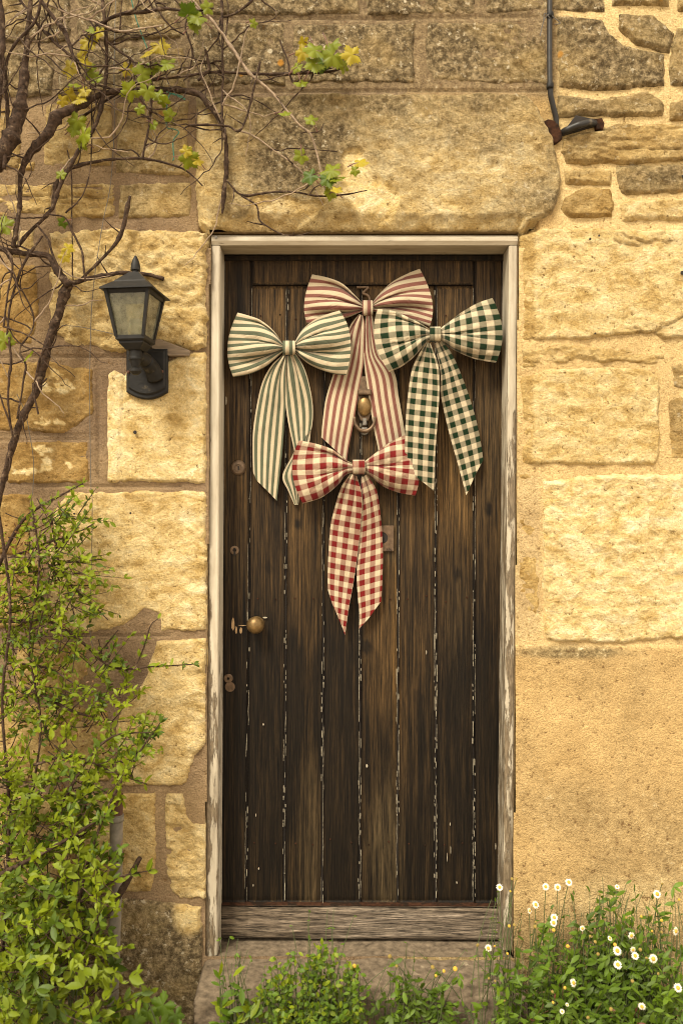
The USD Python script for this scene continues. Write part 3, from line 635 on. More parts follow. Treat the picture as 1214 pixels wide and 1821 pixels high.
stone([(1104, 364), (1120, 356), (1250, 354), (1250, 388), (1106, 392)], tint=(0.1, 0.1, 0.5), **R)
# more of the wall on both sides and above, as far as a step to the side could show it
orng = random.Random(3)
for (x0, x1, ys) in ((-1150, -52, (-520, -300, -90, 120, 330, 520, 740, 960, 1180, 1400, 1600, 1840)), (1262, 2360, (-520, -300, -80, 90, 230, 400, 610, 830, 1140, 1420, 1620, 1840)), (-48, 1258, (-520, -290, -66))):
    for ya, yb in zip(ys[:-1], ys[1:]):
        x = x0
        while x < x1 - 60:
            xb = min(x1, x + orng.uniform(150, 380))
            if x1 - xb < 90: xb = x1
            stone([(x + 5, ya + 6), (xb - 5, ya + 6), (xb - 5, yb - 6), (x + 5, yb - 6)], tint=(0.25 + 0.5 * (ya < 100), orng.uniform(0, 0.4), orng.uniform(0, 0.4)), step=14, edge=4, bev=16, hole=False)
            x = xb
for (xa, xb) in ((-1150, -38), (1252, 2360)):
    q = P(np.array([xa, xb, xb, xa]), np.array([-520, -520, 1850, 1850]), 0.0)
    part(wall, "mortar", (q, np.array([[0, 3, 2, 1]])), "mortar", tint=np.tile([0.5 if xa < 0 else 0.1, 0.1, 0], (4, 1)))
q = P(np.array([-38, 1252, 1252, -38]), np.array([-520, -520, -58, -58]), 0.0)
part(wall, "mortar", (q, np.array([[0, 3, 2, 1]])), "mortar", tint=np.tile([0.8, 0, 0.2], (4, 1)))
# slate chip in the joint right of the lamp, drilled holes
part(wall, "slate_chip", prism([(262, 604), (284, 602), (300, 616), (337, 622), (336, 632), (300, 632), (270, 618)], -0.020, 0.01, 0.002), "slate")
for (hx, hy, r) in [(240, 768, 5.5), (132, 913, 3), (232, 912, 3), (176, 1152, 4), (190, 1152, 4), (1058, 592, 2.6), (1065, 418, 3), (1049, 424, 3.4), (1213, 484, 6), (1214, 312, 4)]:
    c = P(hx, hy, -0.016)
    part(wall, "drill_hole", lathe([(0, -0.001), (r / 1000, -0.001), (r / 1000 * 0.9, 0.0015), (0, 0.0015)], c, 12, "y"), "hole")

# ------------------------------------------------------------------ door frame
FY, DY = 0.012, 0.100


def tinted_box(parent, name, poly, y0, y1, matname, tint_fn, r=0.003, cuts=14, label=None):
    """A straight timber: px polygon (TL, TR, BR, BL) at depth y0, pushed back to y1, front arrises rounded; divided so that its wear can vary."""
    a, b, c, d = [np.array(q, float) for q in poly]
    rp = r * F / (CAM_D + y0)
    rows = np.linspace(0, 1, cuts); prof = []
    hor = np.linalg.norm(b - a) > np.linalg.norm(d - a)
    # section runs across the short direction
    sec = [(0.0, 1.0), (0.0, None), ("r", 0.0), (0.5, 0.0), ("R", 0.0), (1.0, None), (1.0, 1.0)]
    V = []
    for k in rows:
        p, q = (a + (b - a) * k, d + (c - d) * k) if hor else (a + (d - a) * k, b + (c - b) * k)
        L = np.linalg.norm(q - p)
        for s, dep in sec:
            e = rp / L if s == "r" else 1 - rp / L if s == "R" else s
            yy = y0 + r if dep is None else y0 + dep * (y1 - y0)
            pt = p + (q - p) * e
            v_ = P(pt[0], pt[1], y0); v_[1] = yy; V.append(v_)
    V = np.array(V); n = len(sec)
    F_ = grid_faces(len(rows), n)
    F_ = F_ if not hor else F_[:, ::-1]
    caps = []
    for base in (0, (len(rows) - 1) * n):
        caps += [[base, base + i, base + i + 1] for i in range(1, n - 1)]
    V2 = np.vstack([V]); f_ = np.vstack([F_, caps])
    X, Y = PX(V2)
    return part(parent, name, (V2, f_), matname, smooth=False, tint=np.clip(tint_fn(X, Y), 0, 1), label=label)


frame = thing("door_frame", "weathered cream painted timber frame around the plank door", "door frame", P(640, 1690, 0.1))
one = lambda r_: (lambda X, Y: np.stack([r_(X, Y), 0 * X, 0 * X], 1))
tinted_box(frame, "jamb", [(375.5, 436), (391, 436), (386, 1699), (364.5, 1704)], FY, 0.20, "paint_upright", one(lambda X, Y: 0.40 + 0.13 * smooth01((Y - 900) / 400) + 0.12 * smooth01((378 - X) / 8)), cuts=30, label="left jamb, cream paint mostly whole")
tinted_box(frame, "jamb", [(905, 436), (920, 436), (910.5, 1690), (894, 1690)], FY, 0.20, "paint_upright", one(lambda X, Y: 0.40 + 0.20 * smooth01((Y - 600) / 250)), cuts=30, label="right jamb, paint flaking down to grey wood")
tinted_box(frame, "head", [(375.5, 415), (920.5, 415), (920.5, 433), (375.5, 433)], FY - 0.004, 0.20, "paint_level", one(lambda X, Y: 0.41 + 0 * X), cuts=30, r=0.010)
part(frame, "screw", lathe([(0, -0.002), (0.004, -0.002), (0.0045, 0.001), (0, 0.001)], P(384, 421, FY - 0.005), 12, "y"), "pewter")
# door stop behind the jambs and head
tinted_box(frame, "rebate", [(396, 452), (898, 452), (898, 462), (396, 462)], 0.094, 0.2, "door_wood", lambda X, Y: np.stack([0.9 + 0 * X, 0 * X, 0 * X], 1))


def thr(X, Y): return np.stack([0.15 + 0.25 * smooth01((1625 - Y) / 8) + 0.3 * (X < 440), 0 * X + 0.08, 0.55 + 0.3 * np.sin(X / 90)], 1)


# threshold as a fine sheet so that its grain and worn lower edge show
def sheet(parent, name, poly, y0, nx, ny, matname, tint_fn, disp, thick=0.03, label=None, bev=0.006):
    a, b, c, d = [np.array(q, float) for q in poly]
    u, t_ = np.meshgrid(np.linspace(0, 1, nx), np.linspace(0, 1, ny), indexing="ij")
    q = (a + (b - a) * u[..., None]) * (1 - t_[..., None]) + (d + (c - d) * u[..., None]) * t_[..., None]
    X, Y = q[..., 0].ravel(), q[..., 1].ravel()
    V = P(X, Y, y0); w_ = V.copy()
    wid = np.linalg.norm(P(*b, y0) - P(*a, y0)), np.linalg.norm(P(*d, y0) - P(*a, y0))
    e = np.minimum(np.minimum(u, 1 - u) * wid[0], np.minimum(t_, 1 - t_) * wid[1]).ravel()
    V[:, 1] += disp(w_) + bev * (1 - smooth01(np.clip(e / bev, 0, 1))) * 1.0
    ring = np.r_[np.arange(nx) * ny, (nx - 1) * ny + np.arange(1, ny), (np.arange(nx - 1)[::-1]) * ny + ny - 1, np.arange(1, ny - 1)[::-1]]
    back = V[ring].copy(); back[:, 1] = y0 + thick
    n = len(V); m = len(ring); i = np.arange(m)
    f_ = np.vstack([grid_faces(nx, ny), np.stack([ring[i], n + i, n + (i + 1) % m], 1), np.stack([ring[i], n + (i + 1) % m, ring[(i + 1) % m]], 1)])
    V = np.vstack([V, back]); T = tint_fn(np.r_[X, X[ring]], np.r_[Y, Y[ring]])
    return part(parent, name, (V, f_), matname, smooth=True, tint=np.clip(T, 0, 1), label=label)


sheet(frame, "threshold", [(389, 1613), (895, 1615), (893, 1676), (387, 1670)], 0.084, 150, 24, "oak_grey", thr, lambda v: 0.005 * (meshkit.fbm(v * [4, 1, 60], 4, 71) - 0.5) * 2, thick=0.12, label="bare weathered grey oak board under the door", bev=0.008)

# ------------------------------------------------------------------ the door
door = thing("plank_door", "dark weathered plank door with flaking white paint in its joints", "door", P(640, 1608, DY))
TOPX = [398, 447, 511, 577, 642, 708.5, 775, 843, 896]
BOTX = [389, 437, 504, 572, 639, 706.5, 774, 842, 895]


def door_tint(X, Y):
    w_ = np.stack([X / 600, 0 * X, Y / 600], 1)
    low = smooth01((Y - 760) / 620 + 0.22 * (meshkit.fbm(w_ * [16, 1, 1.2], 3, 66) - 0.5))
    r_ = 0.22 + 0.74 * low + 0.20 * (meshkit.fbm(w_ * [14, 1, 3], 4, 61) - 0.5) * 2
    r_ -= 0.40 * blob(X, Y, 690, 1350, 40, 330, 0.9) + 0.30 * blob(X, Y, 550, 1450, 22, 260, 0.9) + 0.22 * blob(X, Y, 815, 820, 90, 250, 1.0) + 0.3 * blob(X, Y, 480, 570, 40, 90, 1.0) + 0.2 * blob(X, Y, 690, 560, 120, 60, 1.0)
    r_ += 0.22 * blob(X, Y, 770, 990, 70, 70, 1.6) + 0.35 * blob(X, Y, 500, 1230, 90, 100, 1.2) + 0.4 * blob(X, Y, 430, 520, 20, 90, 1.0) + 0.25 * blob(X, Y, 640, 1330, 60, 80, 1.0) + 0.4 * blob(X, Y, 810, 1450, 40, 160, 1.0)
    g_ = 0.05 + 0.60 * blob(X, Y, 704, 1260, 7, 250, 1.0) + 0.40 * blob(X, Y, 805, 830, 60, 150, 1.2) + 0.5 * blob(X, Y, 838, 900, 7, 120, 1.0) + 0.40 * blob(X, Y, 545, 1250, 7, 330, 1.0) + 0.35 * blob(X, Y, 730, 560, 60, 60, 1.2) + 0.3 * blob(X, Y, 500, 575, 16, 80, 1.0) + 0.25 * blob(X, Y, 430, 860, 16, 60, 1.0)
    b_ = 0.12 + 0.75 * blob(X, Y, 685, 1540, 32, 160, 0.9) + 0.55 * blob(X, Y, 550, 1500, 20, 180, 0.9) + 0.45 * blob(X, Y, 418, 1010, 10, 40, 0.8) + 0.45 * blob(X, Y, 690, 956, 24, 45, 0.5) + 0.25 * blob(X, Y, 860, 760, 40, 160, 1.2) + 0.35 * blob(X, Y, 815, 1130, 20, 120, 1.0) + 0.12 * smooth01((Y - 1200) / 300)
    for (kx, ky, rx, ry) in [(652, 1150, 7, 12), (616, 1176, 6, 10), (556, 1292, 5, 9), (868, 905, 6, 12), (478, 1010, 5, 9), (742, 1240, 6, 10), (812, 1020, 5, 9), (530, 930, 5, 8)]:
        r_ = r_ + 0.9 * blob(X, Y, kx, ky, rx, ry, 1.0)
    k_ = np.clip(np.searchsorted(np.array(TOPX), X) - 1, 0, 7)
    r_ = r_ + np.array([0.18, 0.22, 0.06, 0.22, -0.02, 0.10, 0.14, 0.22])[k_]; g_ = g_ + np.array([0.0, 0.02, 0.10, 0.0, 0.12, 0.04, 0.06, 0.0])[k_]
    return np.stack([r_, g_, b_], 1)


def dgrain(v): return 0.0016 * (meshkit.fbm(v * [60, 1, 3], 4, 63) - 0.5) * 2


def at_row(py, k): f_ = (py - 460) / 1148; return TOPX[k] + (BOTX[k] - TOPX[k]) * f_


def plank(k, y_top, name="plank", dy=0.0, label=None):
    gap = 1.3
    return sheet(door, name, [(at_row(y_top, k) + gap, y_top), (at_row(y_top, k + 1) - gap, y_top), (at_row(1607, k + 1) - gap, 1607), (at_row(1607, k) + gap, 1607)], DY + dy, 12, 150, "door_wood", door_tint, dgrain, thick=0.04, bev=0.0045, label=label)


plank(0, 458, "stile"); plank(7, 458, "stile")
prg = random.Random(5)
for k in range(1, 7): plank(k, 507, dy=0.004 + prg.uniform(-0.0012, 0.0012))
sheet(door, "top_rail", [(448.5, 459), (841.5, 459), (841.5, 505), (448.5, 505)], DY - 0.0005, 80, 10, "door_wood", lambda X, Y: door_tint(X, Y) + [0.15, 0, 0], lambda v: 0.0014 * (meshkit.fbm(v * [3, 1, 60], 4, 64) - 0.5) * 2, thick=0.04, bev=0.0045)
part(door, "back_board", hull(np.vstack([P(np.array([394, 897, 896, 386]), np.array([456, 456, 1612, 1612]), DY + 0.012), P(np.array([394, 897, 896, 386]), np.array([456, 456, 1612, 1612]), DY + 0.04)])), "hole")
part(door, "weather_strip", prism([(390, 1608), (895, 1610), (895, 1613.2), (390, 1611.2)], DY - 0.007, DY + 0.01, 0.0008), "rust_dark")
# flakes of old white paint left along each joint
for k in range(1, 8):
    ms, y_ = [], 520 if 1 < k < 7 else 500
    kr = random.Random(100 + k)
    dens = [0, 0.35, 0.75, 0.55, 0.85, 0.6, 0.9, 0.85][k]
    for side in (-1, 1):
        y_ = 515.0
        while y_ < 1600:
            ln = kr.uniform(1.5, 12) * (2.6 if kr.random() < 0.15 else 1)
            wv = 0.5 + 0.5 * math.sin(y_ / 60 + k * 2 + side) + 0.35 * ((y_ - 500) / 1100)
            if kr.random() < 0.75 * dens * (0.12 + 0.75 * wv) * (0.35 + 0.65 * min(1.0, max(0.0, (y_ - 620) / 260))):
                x_ = at_row(y_, k) + side * kr.uniform(1.0, 2.3); wd = kr.uniform(0.16, 0.6)
                a = P(np.array([x_ - wd, x_ + wd, x_ + wd * kr.uniform(0.4, 1), x_ - wd * kr.uniform(0.4, 1)]), np.array([y_, y_ + 0.5, y_ + ln, y_ + ln - 0.5]), DY + 0.0015)
                ms.append(hull(np.vstack([a, a + [0, 0.006, 0]])))
            y_ += ln + kr.uniform(0.5, 9)
    part(door, "paint_flakes", cat_meshes(ms), "flake", kind="stuff")
    ms, y_ = [], 512.0
    while y_ < 1590:
        ln = min(kr.uniform(25, 140), 1603 - y_); side = kr.choice((-1, 1)); n = max(3, int(ln / 9)); q = np.linspace(y_, y_ + ln, n)
        xs_ = np.array([at_row(a, k) for a in q]) + side * 1.7 + np.array([kr.gauss(0, 0.22) for _ in q])
        if kr.random() < 0.8: ms.append(tube(P(xs_, q, DY + 0.003), np.array([kr.uniform(0.0003, 0.0010) for _ in q]), 5))
        y_ += ln + kr.uniform(0, 25)
    part(door, "joint_bead", cat_meshes(ms), "old_paint", kind="stuff")
# scrapes and chips on the face of the door
ms = []
for (x_, y_, wx, wy) in [(471, 1098, 4, 1.2), (652, 1362, 1.6, 3), (468, 1288, 1.2, 2), (455, 1450, 0.8, 3), (800, 1466, 0.8, 3), (795, 1525, 0.6, 8), (801, 1512, 0.5, 7), (881, 1505, 0.6, 6), (450, 1575, 1, 2), (460, 1545, 1, 2), (812, 1570, 0.9, 2), (600, 1010, 0.6, 3), (758, 1160, 0.6, 4), (402, 712, 0.9, 8)]:
    th = np.linspace(0, 2 * np.pi, 9)[:-1]; q = P(x_ + wx * np.cos(th) * (0.8 + 0.4 * rng.random(8)), y_ + wy * np.sin(th), DY - 0.0009); ms.append(hull(np.vstack([q, q + [0, 0.003, 0]])))
part(door, "paint_chips", cat_meshes(ms), "flake", kind="stuff")
ms = []
for (x_, y_, wx, wy) in [(414, 1110, 3.2, 12), (420, 1120, 2, 7), (428, 1121, 2.6, 6), (431, 1112, 7, 1.0)]:
    th = np.linspace(0, 2 * np.pi, 11)[:-1]; q = P(x_ + wx * np.cos(th) * (0.6 + 0.6 * rng.random(10)), y_ + wy * np.sin(th) * (0.7 + 0.4 * rng.random(10)), DY - 0.0009); ms.append(hull(np.vstack([q, q + [0, 0.003, 0]])))
part(door, "bare_scars", cat_meshes(ms), "bare_wood", kind="stuff")
# furniture
S = (CAM_D + DY) / F
ring_ = lambda R0, R1, yy, c: lathe([(0, yy), (R0, yy), (R1, yy + 0.004), (R1, yy + 0.01), (0, yy + 0.01)], c, 28, "y")
c = P(424, 831, DY)
lk = part(door, "lock_cylinder", lathe([(0, 0.006), (0.008, 0.006), (0.010, 0.008), (0.0185, 0.007), (0.0225, 0.003), (0.0235, -0.003), (0, -0.003)], c, 32, "y").apply_transform(np.eye(4)), "dark_bronze", smooth=30, label="round brass lock cylinder high on the left stile")
part(lk, "keyway", hull(np.vstack([P(np.array([422.6, 425.4, 425.0, 423.0]), np.array([828, 828, 838, 838]), DY - 0.0068), P(np.array([422.6, 425.4, 425.0, 423.0]), np.array([828, 828, 838, 838]), DY - 0.004)])), "hole")


def disc_px(cx, cy, rpx, y0, y1): q = P(cx, cy, y0); return lathe([(0, y0 - y1), (rpx * S, y0 - y1), (rpx * S, 0), (0, 0)], q + [0, 0, 0], 20, "y")


def ylathe(profile, c, sides=28):
    """profile: (radius, metres towards the viewer)."""
    m = trimesh.creation.revolve(np.asarray(profile, float), sections=sides)
    m.apply_transform(trimesh.transformations.rotation_matrix(np.pi / 2, [1, 0, 0])); m.apply_translation(c); return m


nails = [ylathe([(0, 0.0014), (0.0022, 0.0010), (0.0028, 0.0), (0, 0.0)], P((at_row(y_, k) + at_row(y_, k + 1)) / 2 + o + prg.gauss(0, 2), y_ + prg.gauss(0, 3), DY + 0.003), 10) for k in range(1, 7) for y_ in (560, 1065, 1500) for o in (-17, 17)]
part(door, "nail_heads", cat_meshes(nails), "rust_dark", kind="stuff")
part(door, "keyhole", cat_meshes([ylathe([(0, 0.0025), (0.0045, 0.0025), (0.0045, 0), (0, 0)], P(417, 976, DY), 16), hull(np.vstack([P(np.array([415.8, 418.2, 419.4, 414.6]), np.array([977, 977, 988, 988]), DY - 0.0025), P(np.array([415.8, 418.2, 419.4, 414.6]), np.array([977, 977, 988, 988]), DY)]))]), "hole")
part(door, "key_plate", ylathe([(0.0135, 0.0), (0.0135, 0.0018), (0.012, 0.0024), (0.006, 0.0024), (0.006, 0.0)], P(417, 978, DY), 24), "dark_bronze", smooth=30)
kb = part(door, "door_knob", ylathe([(0, 0.052), (0.010, 0.0515), (0.019, 0.047), (0.0255, 0.038), (0.0265, 0.030), (0.023, 0.021), (0.014, 0.015), (0.0105, 0.010), (0.012, 0.005), (0.023, 0.003), (0.024, 0.0), (0, 0.0)], P(456, 1109, DY), 36), "brass", smooth=40, label="round worn brass knob on the left edge")
part(door, "cover_plate", cat_meshes([ylathe([(0.014, 0.0), (0.014, 0.0025), (0.012, 0.004), (0.0045, 0.004), (0.0045, 0.0), (0.014, 0.0)], P(406, 1206, DY), 20), ylathe([(0, 0.003), (0.015, 0.003), (0.0155, 0.0), (0, 0.0)], P(409, 1221, DY), 20)]), "dark_bronze", smooth=30, label="two small round plates low on the left stile")
lp = part(door, "latch_plate", trimesh.boolean.difference([prism([(672, 934), (700, 934), (700, 980), (672, 980)], DY - 0.003, DY + 0.003, 0.0008), trimesh.creation.cylinder(0.018, 0.05, transform=trimesh.transformations.concatenate_matrices(trimesh.transformations.translation_matrix(P(679, 956, DY)), trimesh.transformations.rotation_matrix(np.pi / 2, [1, 0, 0])))], engine="manifold"), "dark_bronze", label="square bronze plate with round hole behind the red checked bow's tail")
part(lp, "hole_disc", ylathe([(0, 0.0012), (0.0175, 0.0012), (0.0175, -0.002), (0, -0.002)], P(679, 956, DY), 24), "hole")
# knocker with an urn shaped boss and a ring
kn = part(door, "knocker", cat_meshes([prism([(640, 668), (655, 668), (657, 690), (660, 700), (660, 735), (655, 748), (641, 748), (636, 735), (636, 700), (638, 690)], DY - 0.006, DY + 0.002, 0.002), box(P(648, 697, DY - 0.016), [0.042, 0.022, 0.017], 0.003)]), "dark_bronze", label="brass door knocker with ring, between the red striped tails")
um = trimesh.creation.icosphere(3, 1.0); um.apply_scale([0.0215, 0.016, 0.031]); um.apply_translation(P(648, 722, DY - 0.010)); part(kn, "boss", um, "brass", smooth=True)
th = np.linspace(-0.15, np.pi + 0.15, 30); rr = np.stack([648 + 18 * np.cos(th), 744 + 22 * np.sin(th)], 1)
part(kn, "ring", tube(P(rr[:, 0], rr[:, 1], DY - 0.016), 0.0042 + 0.002 * np.sin(th).clip(0), 12), "dark_bronze", smooth=True)
part(kn, "bracket", cat_meshes([box(P(648, 750, DY - 0.012), [0.013, 0.02, 0.022], 0.002), ylathe([(0, 0.012), (0.012, 0.010), (0.014, 0.0), (0, 0.0)], P(648, 766, DY), 20)]), "pewter")
nm = spline([(634, 510), (655, 510)], 8), spline([(655, 510), (644, 521)], 8), spline([(644, 521), (653, 524), (657, 532), (653, 541), (645, 543), (637, 540)], 24)
part(door, "numeral", cat_meshes([tube(P(q[:, 0], q[:, 1], DY - 0.003), 0.0042, 8) for q in nm]), "dark_bronze", smooth=True, label="metal house number 3, half hidden by the top bow")

# ------------------------------------------------------------------ doorstep
def step_mesh():
    x0, x1 = P(364, 1700, 0.0)[0], P(914, 1700, 0.0)[0]
    nx, n1, n2 = 120, 70, 40
    zt = P(640, 1686, 0.06)[2]
    y = np.r_[np.linspace(0.22, -0.165, n1), np.linspace(-0.17, -0.17, n2)]; z = np.r_[np.full(n1, zt), np.linspace(zt - 0.004, -0.02, n2)]
    X = np.linspace(x0, x1, nx); V = np.stack([np.repeat(X, n1 + n2), np.tile(y, nx), np.tile(z, nx)], 1)
    nz = 0.010 * (meshkit.fbm(V * 9, 4, 81) - 0.5) + 0.006 * (meshkit.fbm(V * 45, 3, 82) - 0.5)
    V[:, 2] += nz; V[:, 1] += nz * (V[:, 1] < -0.1)
    edge_ = np.minimum(V[:, 0] - x0, x1 - V[:, 0]); V[:, 2] -= 0.006 * smooth01((0.008 - edge_) / 0.008)
    V[:, 2] -= 0.05 * smooth01((0.06 - V[:, 1] - 0.1) / 0.3) * (V[:, 2] > 0.05) * 0.4
    sk = []
    f_ = grid_faces(nx, n1 + n2)[:, ::-1]
    t_ = np.stack([0.95 + 0.4 * (meshkit.fbm(V * 6, 3, 83) - 0.5), 0.1 + 0 * V[:, 0], 0.55 + 0.9 * (meshkit.fbm(V * 8, 4, 84) - 0.5)], 1)
    for s in (0, nx - 1):
        base = V[s * (n1 + n2):(s + 1) * (n1 + n2)].copy(); base[:, 2] = -0.03; k = len(V); V = np.vstack([V, base]); t_ = np.vstack([t_, t_[:len(base)]])
        i = np.arange(n1 + n2 - 1); q = np.stack([s * (n1 + n2) + i, s * (n1 + n2) + i + 1, k + i + 1, k + i], 1); f_ = np.vstack([f_, q[:, [0, 1, 2]], q[:, [0, 2, 3]]])
    return V, f_, np.clip(t_, 0, 1)


V_, f_, t_ = step_mesh()
q = part("/World", "door_step", (V_, f_), "step_stone", smooth=True); top(q, label="worn stone doorstep with weeds along it under the plank door", category="door step")

# ------------------------------------------------------------------ bows
def solid(V, nu, nv, th=0.0012):
    """Gives a grid of cloth its thickness (towards +y)."""
    f_ = grid_faces(nu, nv)
    V = V.reshape(-1, 3); B = V + [0, th, 0]
    n = len(V); ring = np.r_[np.arange(nu) * nv, (nu - 1) * nv + np.arange(1, nv), (np.arange(nu - 1)[::-1]) * nv + nv - 1, np.arange(1, nv - 1)[::-1]]
    i = np.arange(len(ring)); a, b = ring, np.roll(ring, -1)
    return np.vstack([V, B]), np.vstack([f_, f_[:, ::-1] + n, np.stack([a, n + a, n + b], 1), np.stack([a, n + b, b], 1)])


def loop(parent, topc, botc, mid, y0, pitch, matname, bulge=0.028, folds=3, phase=0.0, seed=0, W=None, sag=0.0):
    """One loop of a bow. topc and botc: its upper and lower outline from the knot outwards, mid: the middle of the outer fold (photo pixels)."""
    nu, nv = 60, 84
    u = np.linspace(0, 1, nu); v = np.linspace(0, 1, nv)
    T, B = spline(topc, nu), spline(botc, nu)
    Wd = W or (np.linalg.norm(np.array(mid) - topc[-1]) + np.linalg.norm(np.array(mid) - botc[-1]))
    Ld = np.linalg.norm(np.diff((T + B) / 2, axis=0), axis=1).sum()
    U, Vv = np.meshgrid(u, v, indexing="ij")
    out = []
    for back in (0, 1):
        A = 1.75 * (1 - U) ** 1.25; ph = phase + 0.5 * U
        if back: A = A * 0.3
        arg = 2 * np.pi * folds * Vv + ph + 1.5 * (meshkit.noise(np.stack([Vv * 2.5, U * 0.8, 0 * U + seed * 1.7], -1), seed) - 0.5) * (1 if not back else 0)
        vv = Vv + A / (2 * np.pi * folds) * (np.sin(arg) - np.sin(ph))
        pos = T[:, None] * (1 - vv[..., None]) + B[:, None] * vv[..., None]
        m = np.array(mid, float) - (np.array(topc[-1]) + np.array(botc[-1])) / 2
        pos = pos + m * (4 * vv * (1 - vv) * U**2.5)[..., None]
        env = np.clip(4 * vv * (1 - vv), 0, 1) ** 0.4
        wr = meshkit.fbm(np.stack([U * 3.0, Vv * 6 + U, 0 * U + seed], -1), 3, seed) - 0.5
        cr = np.abs(meshkit.fbm(np.stack([U * 5 + Vv * 2, Vv * 9 - U * 3, 0 * U + seed + 5.0], -1), 3, seed + 50) - 0.5)
        if back: yy = y0 + 0.006 + 0.003 * np.cos(arg) * (1 - U) - (0.006 + bulge * 0.42 * env) * U**5
        else: yy = y0 - bulge * smooth01(U / 0.42 + 0.08) * (1.12 - 0.70 * U) * env - 0.0135 * np.cos(arg) * (1 - U) ** 0.75 * (0.35 + 0.65 * smooth01(U * 4)) - 0.016 * wr * np.sin(np.pi * U * 0.9 + 0.1) + 0.016 * np.exp(-(cr / 0.035) ** 2) * 0.12 * np.sin(np.pi * U) - 0.0085 * np.cos(arg * 0.5 + 1) * np.sin(np.pi * U) ** 0.7
        s = (CAM_D + yy) / F
        g3 = np.stack([(pos[..., 0] - CX) * s, yy, CAM_Z - (pos[..., 1] - CY) * s], -1)
        V3, f3 = solid(g3, nu, nv)
        uv = np.stack([(U * Ld / pitch).ravel(), (Vv * Wd / pitch).ravel() + 0.02], 1)
        out.append((V3, f3, np.vstack([uv, uv])))
    V3, f3 = cat_meshes([(a, b) for a, b, _ in out])
    part(parent, "loop", (V3, f3), matname, smooth=True, uv=np.vstack([c for _, _, c in out]))


def tail_mesh(left, right, cut, y0, y1, pitch, phase=0.0, t0=0.0, pleat=0.004, seed=0, flip=False, wave=0.004, clip_top=None):
    """A hanging tail: its left and right edges (photo pixels, run on past the slanted end), cut: (u, length) pairs of the end."""
    nu, nv = 30, 110
    Lmax = max(c[1] for c in cut) + 1
    u = np.linspace(0, 1, nu); cu = np.array(cut, float)
    tc = np.interp(u, cu[:, 0], cu[:, 1])
    ss = np.linspace(0, Lmax, 400)
    Lp, Rp = spline(left, ss), spline(right, ss)
    U, K = np.meshgrid(u, np.linspace(0, 1, nv), indexing="ij")
    st = np.zeros(nu) if clip_top is None else np.interp(u, [c[0] for c in clip_top], [c[1] for c in clip_top])
    t = st[:, None] + K * (tc - st)[:, None]
    lx = np.stack([np.interp(t, ss, Lp[:, k]) for k in (0, 1)], -1); rx = np.stack([np.interp(t, ss, Rp[:, k]) for k in (0, 1)], -1)
    width = np.linalg.norm(rx - lx, axis=-1).max()
    k = (1 - t / Lmax).clip(0, 1)
    top_k = smooth01((90 - t) / 90)
    uu = U + 1.15 * top_k / (2 * np.pi * 2) * (np.sin(4 * np.pi * U + phase) - np.sin(phase))
    pos = lx * (1 - uu[..., None]) + rx * uu[..., None]
    wr = meshkit.fbm(np.stack([U * 2, t / 40, 0 * U + seed], -1), 3, seed) - 0.5
    yy = y0 + (y1 - y0) * smooth01(t / 120) - pleat * np.cos(4 * np.pi * U + phase) * (top_k * 1.2 + 0.12) - wave * np.sin(t / 38 + seed) * (0.4 + 0.6 * U) - 0.009 * wr - 0.006 * np.sin(np.pi * U) * (0.6 + 0.4 * np.sin(t / 55 + seed))
    s = (CAM_D + yy) / F
    g3 = np.stack([(pos[..., 0] - CX) * s, yy, CAM_Z - (pos[..., 1] - CY) * s], -1)
    V3, f3 = solid(g3, nu, nv)
    uv = np.stack([(t / pitch + t0).ravel(), ((1 - U if flip else U) * width / pitch + 0.25).ravel()], 1)
    return V3, f3, np.vstack([uv, uv])


def tail(parent, matname, *pieces, label=None):
    V3, f3 = cat_meshes([(a, b) for a, b, _ in pieces])
    part(parent, "tail", (V3, f3), matname, smooth=True, uv=np.vstack([c for _, _, c in pieces]), label=label)


def knot(parent, x0, y0_, x1, y1_, depth, pitch, matname, shift=0.25):
    n, m = 16, 22
    U, K = np.meshgrid(np.linspace(0, 1, n), np.linspace(-0.35, 1.35, m), indexing="ij")
    a = (K - 0.5) * np.pi * 0.9
    px_ = x0 + (x1 - x0) * U + 1.2 * (U - 0.5) * np.cos(a); py_ = (y0_ + y1_) / 2 + (y1_ - y0_) / 2 * np.sin(np.clip(a, -np.pi / 2 * 1.3, np.pi / 2 * 1.3))
    yy = depth + 0.018 - 0.020 * np.cos(a) - 0.003 * np.sin(np.pi * U) + 0.0012 * np.sin(U * 17)
    s = (CAM_D + yy) / F
    g3 = np.stack([(px_ - CX) * s, yy, CAM_Z - (py_ - CY) * s], -1)
    V3, f3 = solid(g3, n, m, 0.002)
    uv = np.stack([(K * (y1_ - y0_) / pitch + 0.3).ravel(), (U * (x1 - x0) / pitch + shift).ravel()], 1)
    part(parent, "knot", (V3, f3), matname, smooth=True, uv=np.vstack([uv, uv]))


# rear: red stripes
D1 = 0.092
b1 = thing("ribbon_bow", "red and cream striped bow, topmost of the four on the door", "bow", P(653, 546, DY), group=None)
m_ = "cloth_red_stripe"
loop(b1, [(646, 540), (629, 522), (608, 503), (583.5, 493), (555, 487)], [(646, 552), (620.6, 563), (598, 569), (572, 572), (546, 575)], (541, 536), D1, 12.6, m_, folds=3, phase=0.4, seed=1)
loop(b1, [(660, 540), (678, 517.7), (699, 499), (721.5, 487), (746, 477)], [(660, 552), (690, 560), (715, 566), (740, 572), (763, 580)], (768, 534), D1, 12.6, m_, folds=3, phase=2.2, seed=2)
tail(b1, m_, tail_mesh([(638, 558), (621, 581), (606, 624), (591.8, 666), (579.4, 707), (574, 745), (571, 779), (568, 830)], [(645, 560), (649, 584), (646, 645), (639, 686.5), (629, 748), (620.6, 790), (616, 822), (613, 850)], [(0, 232), (1, 262)], 0.078, 0.094, 12.6, phase=0.3, seed=3))
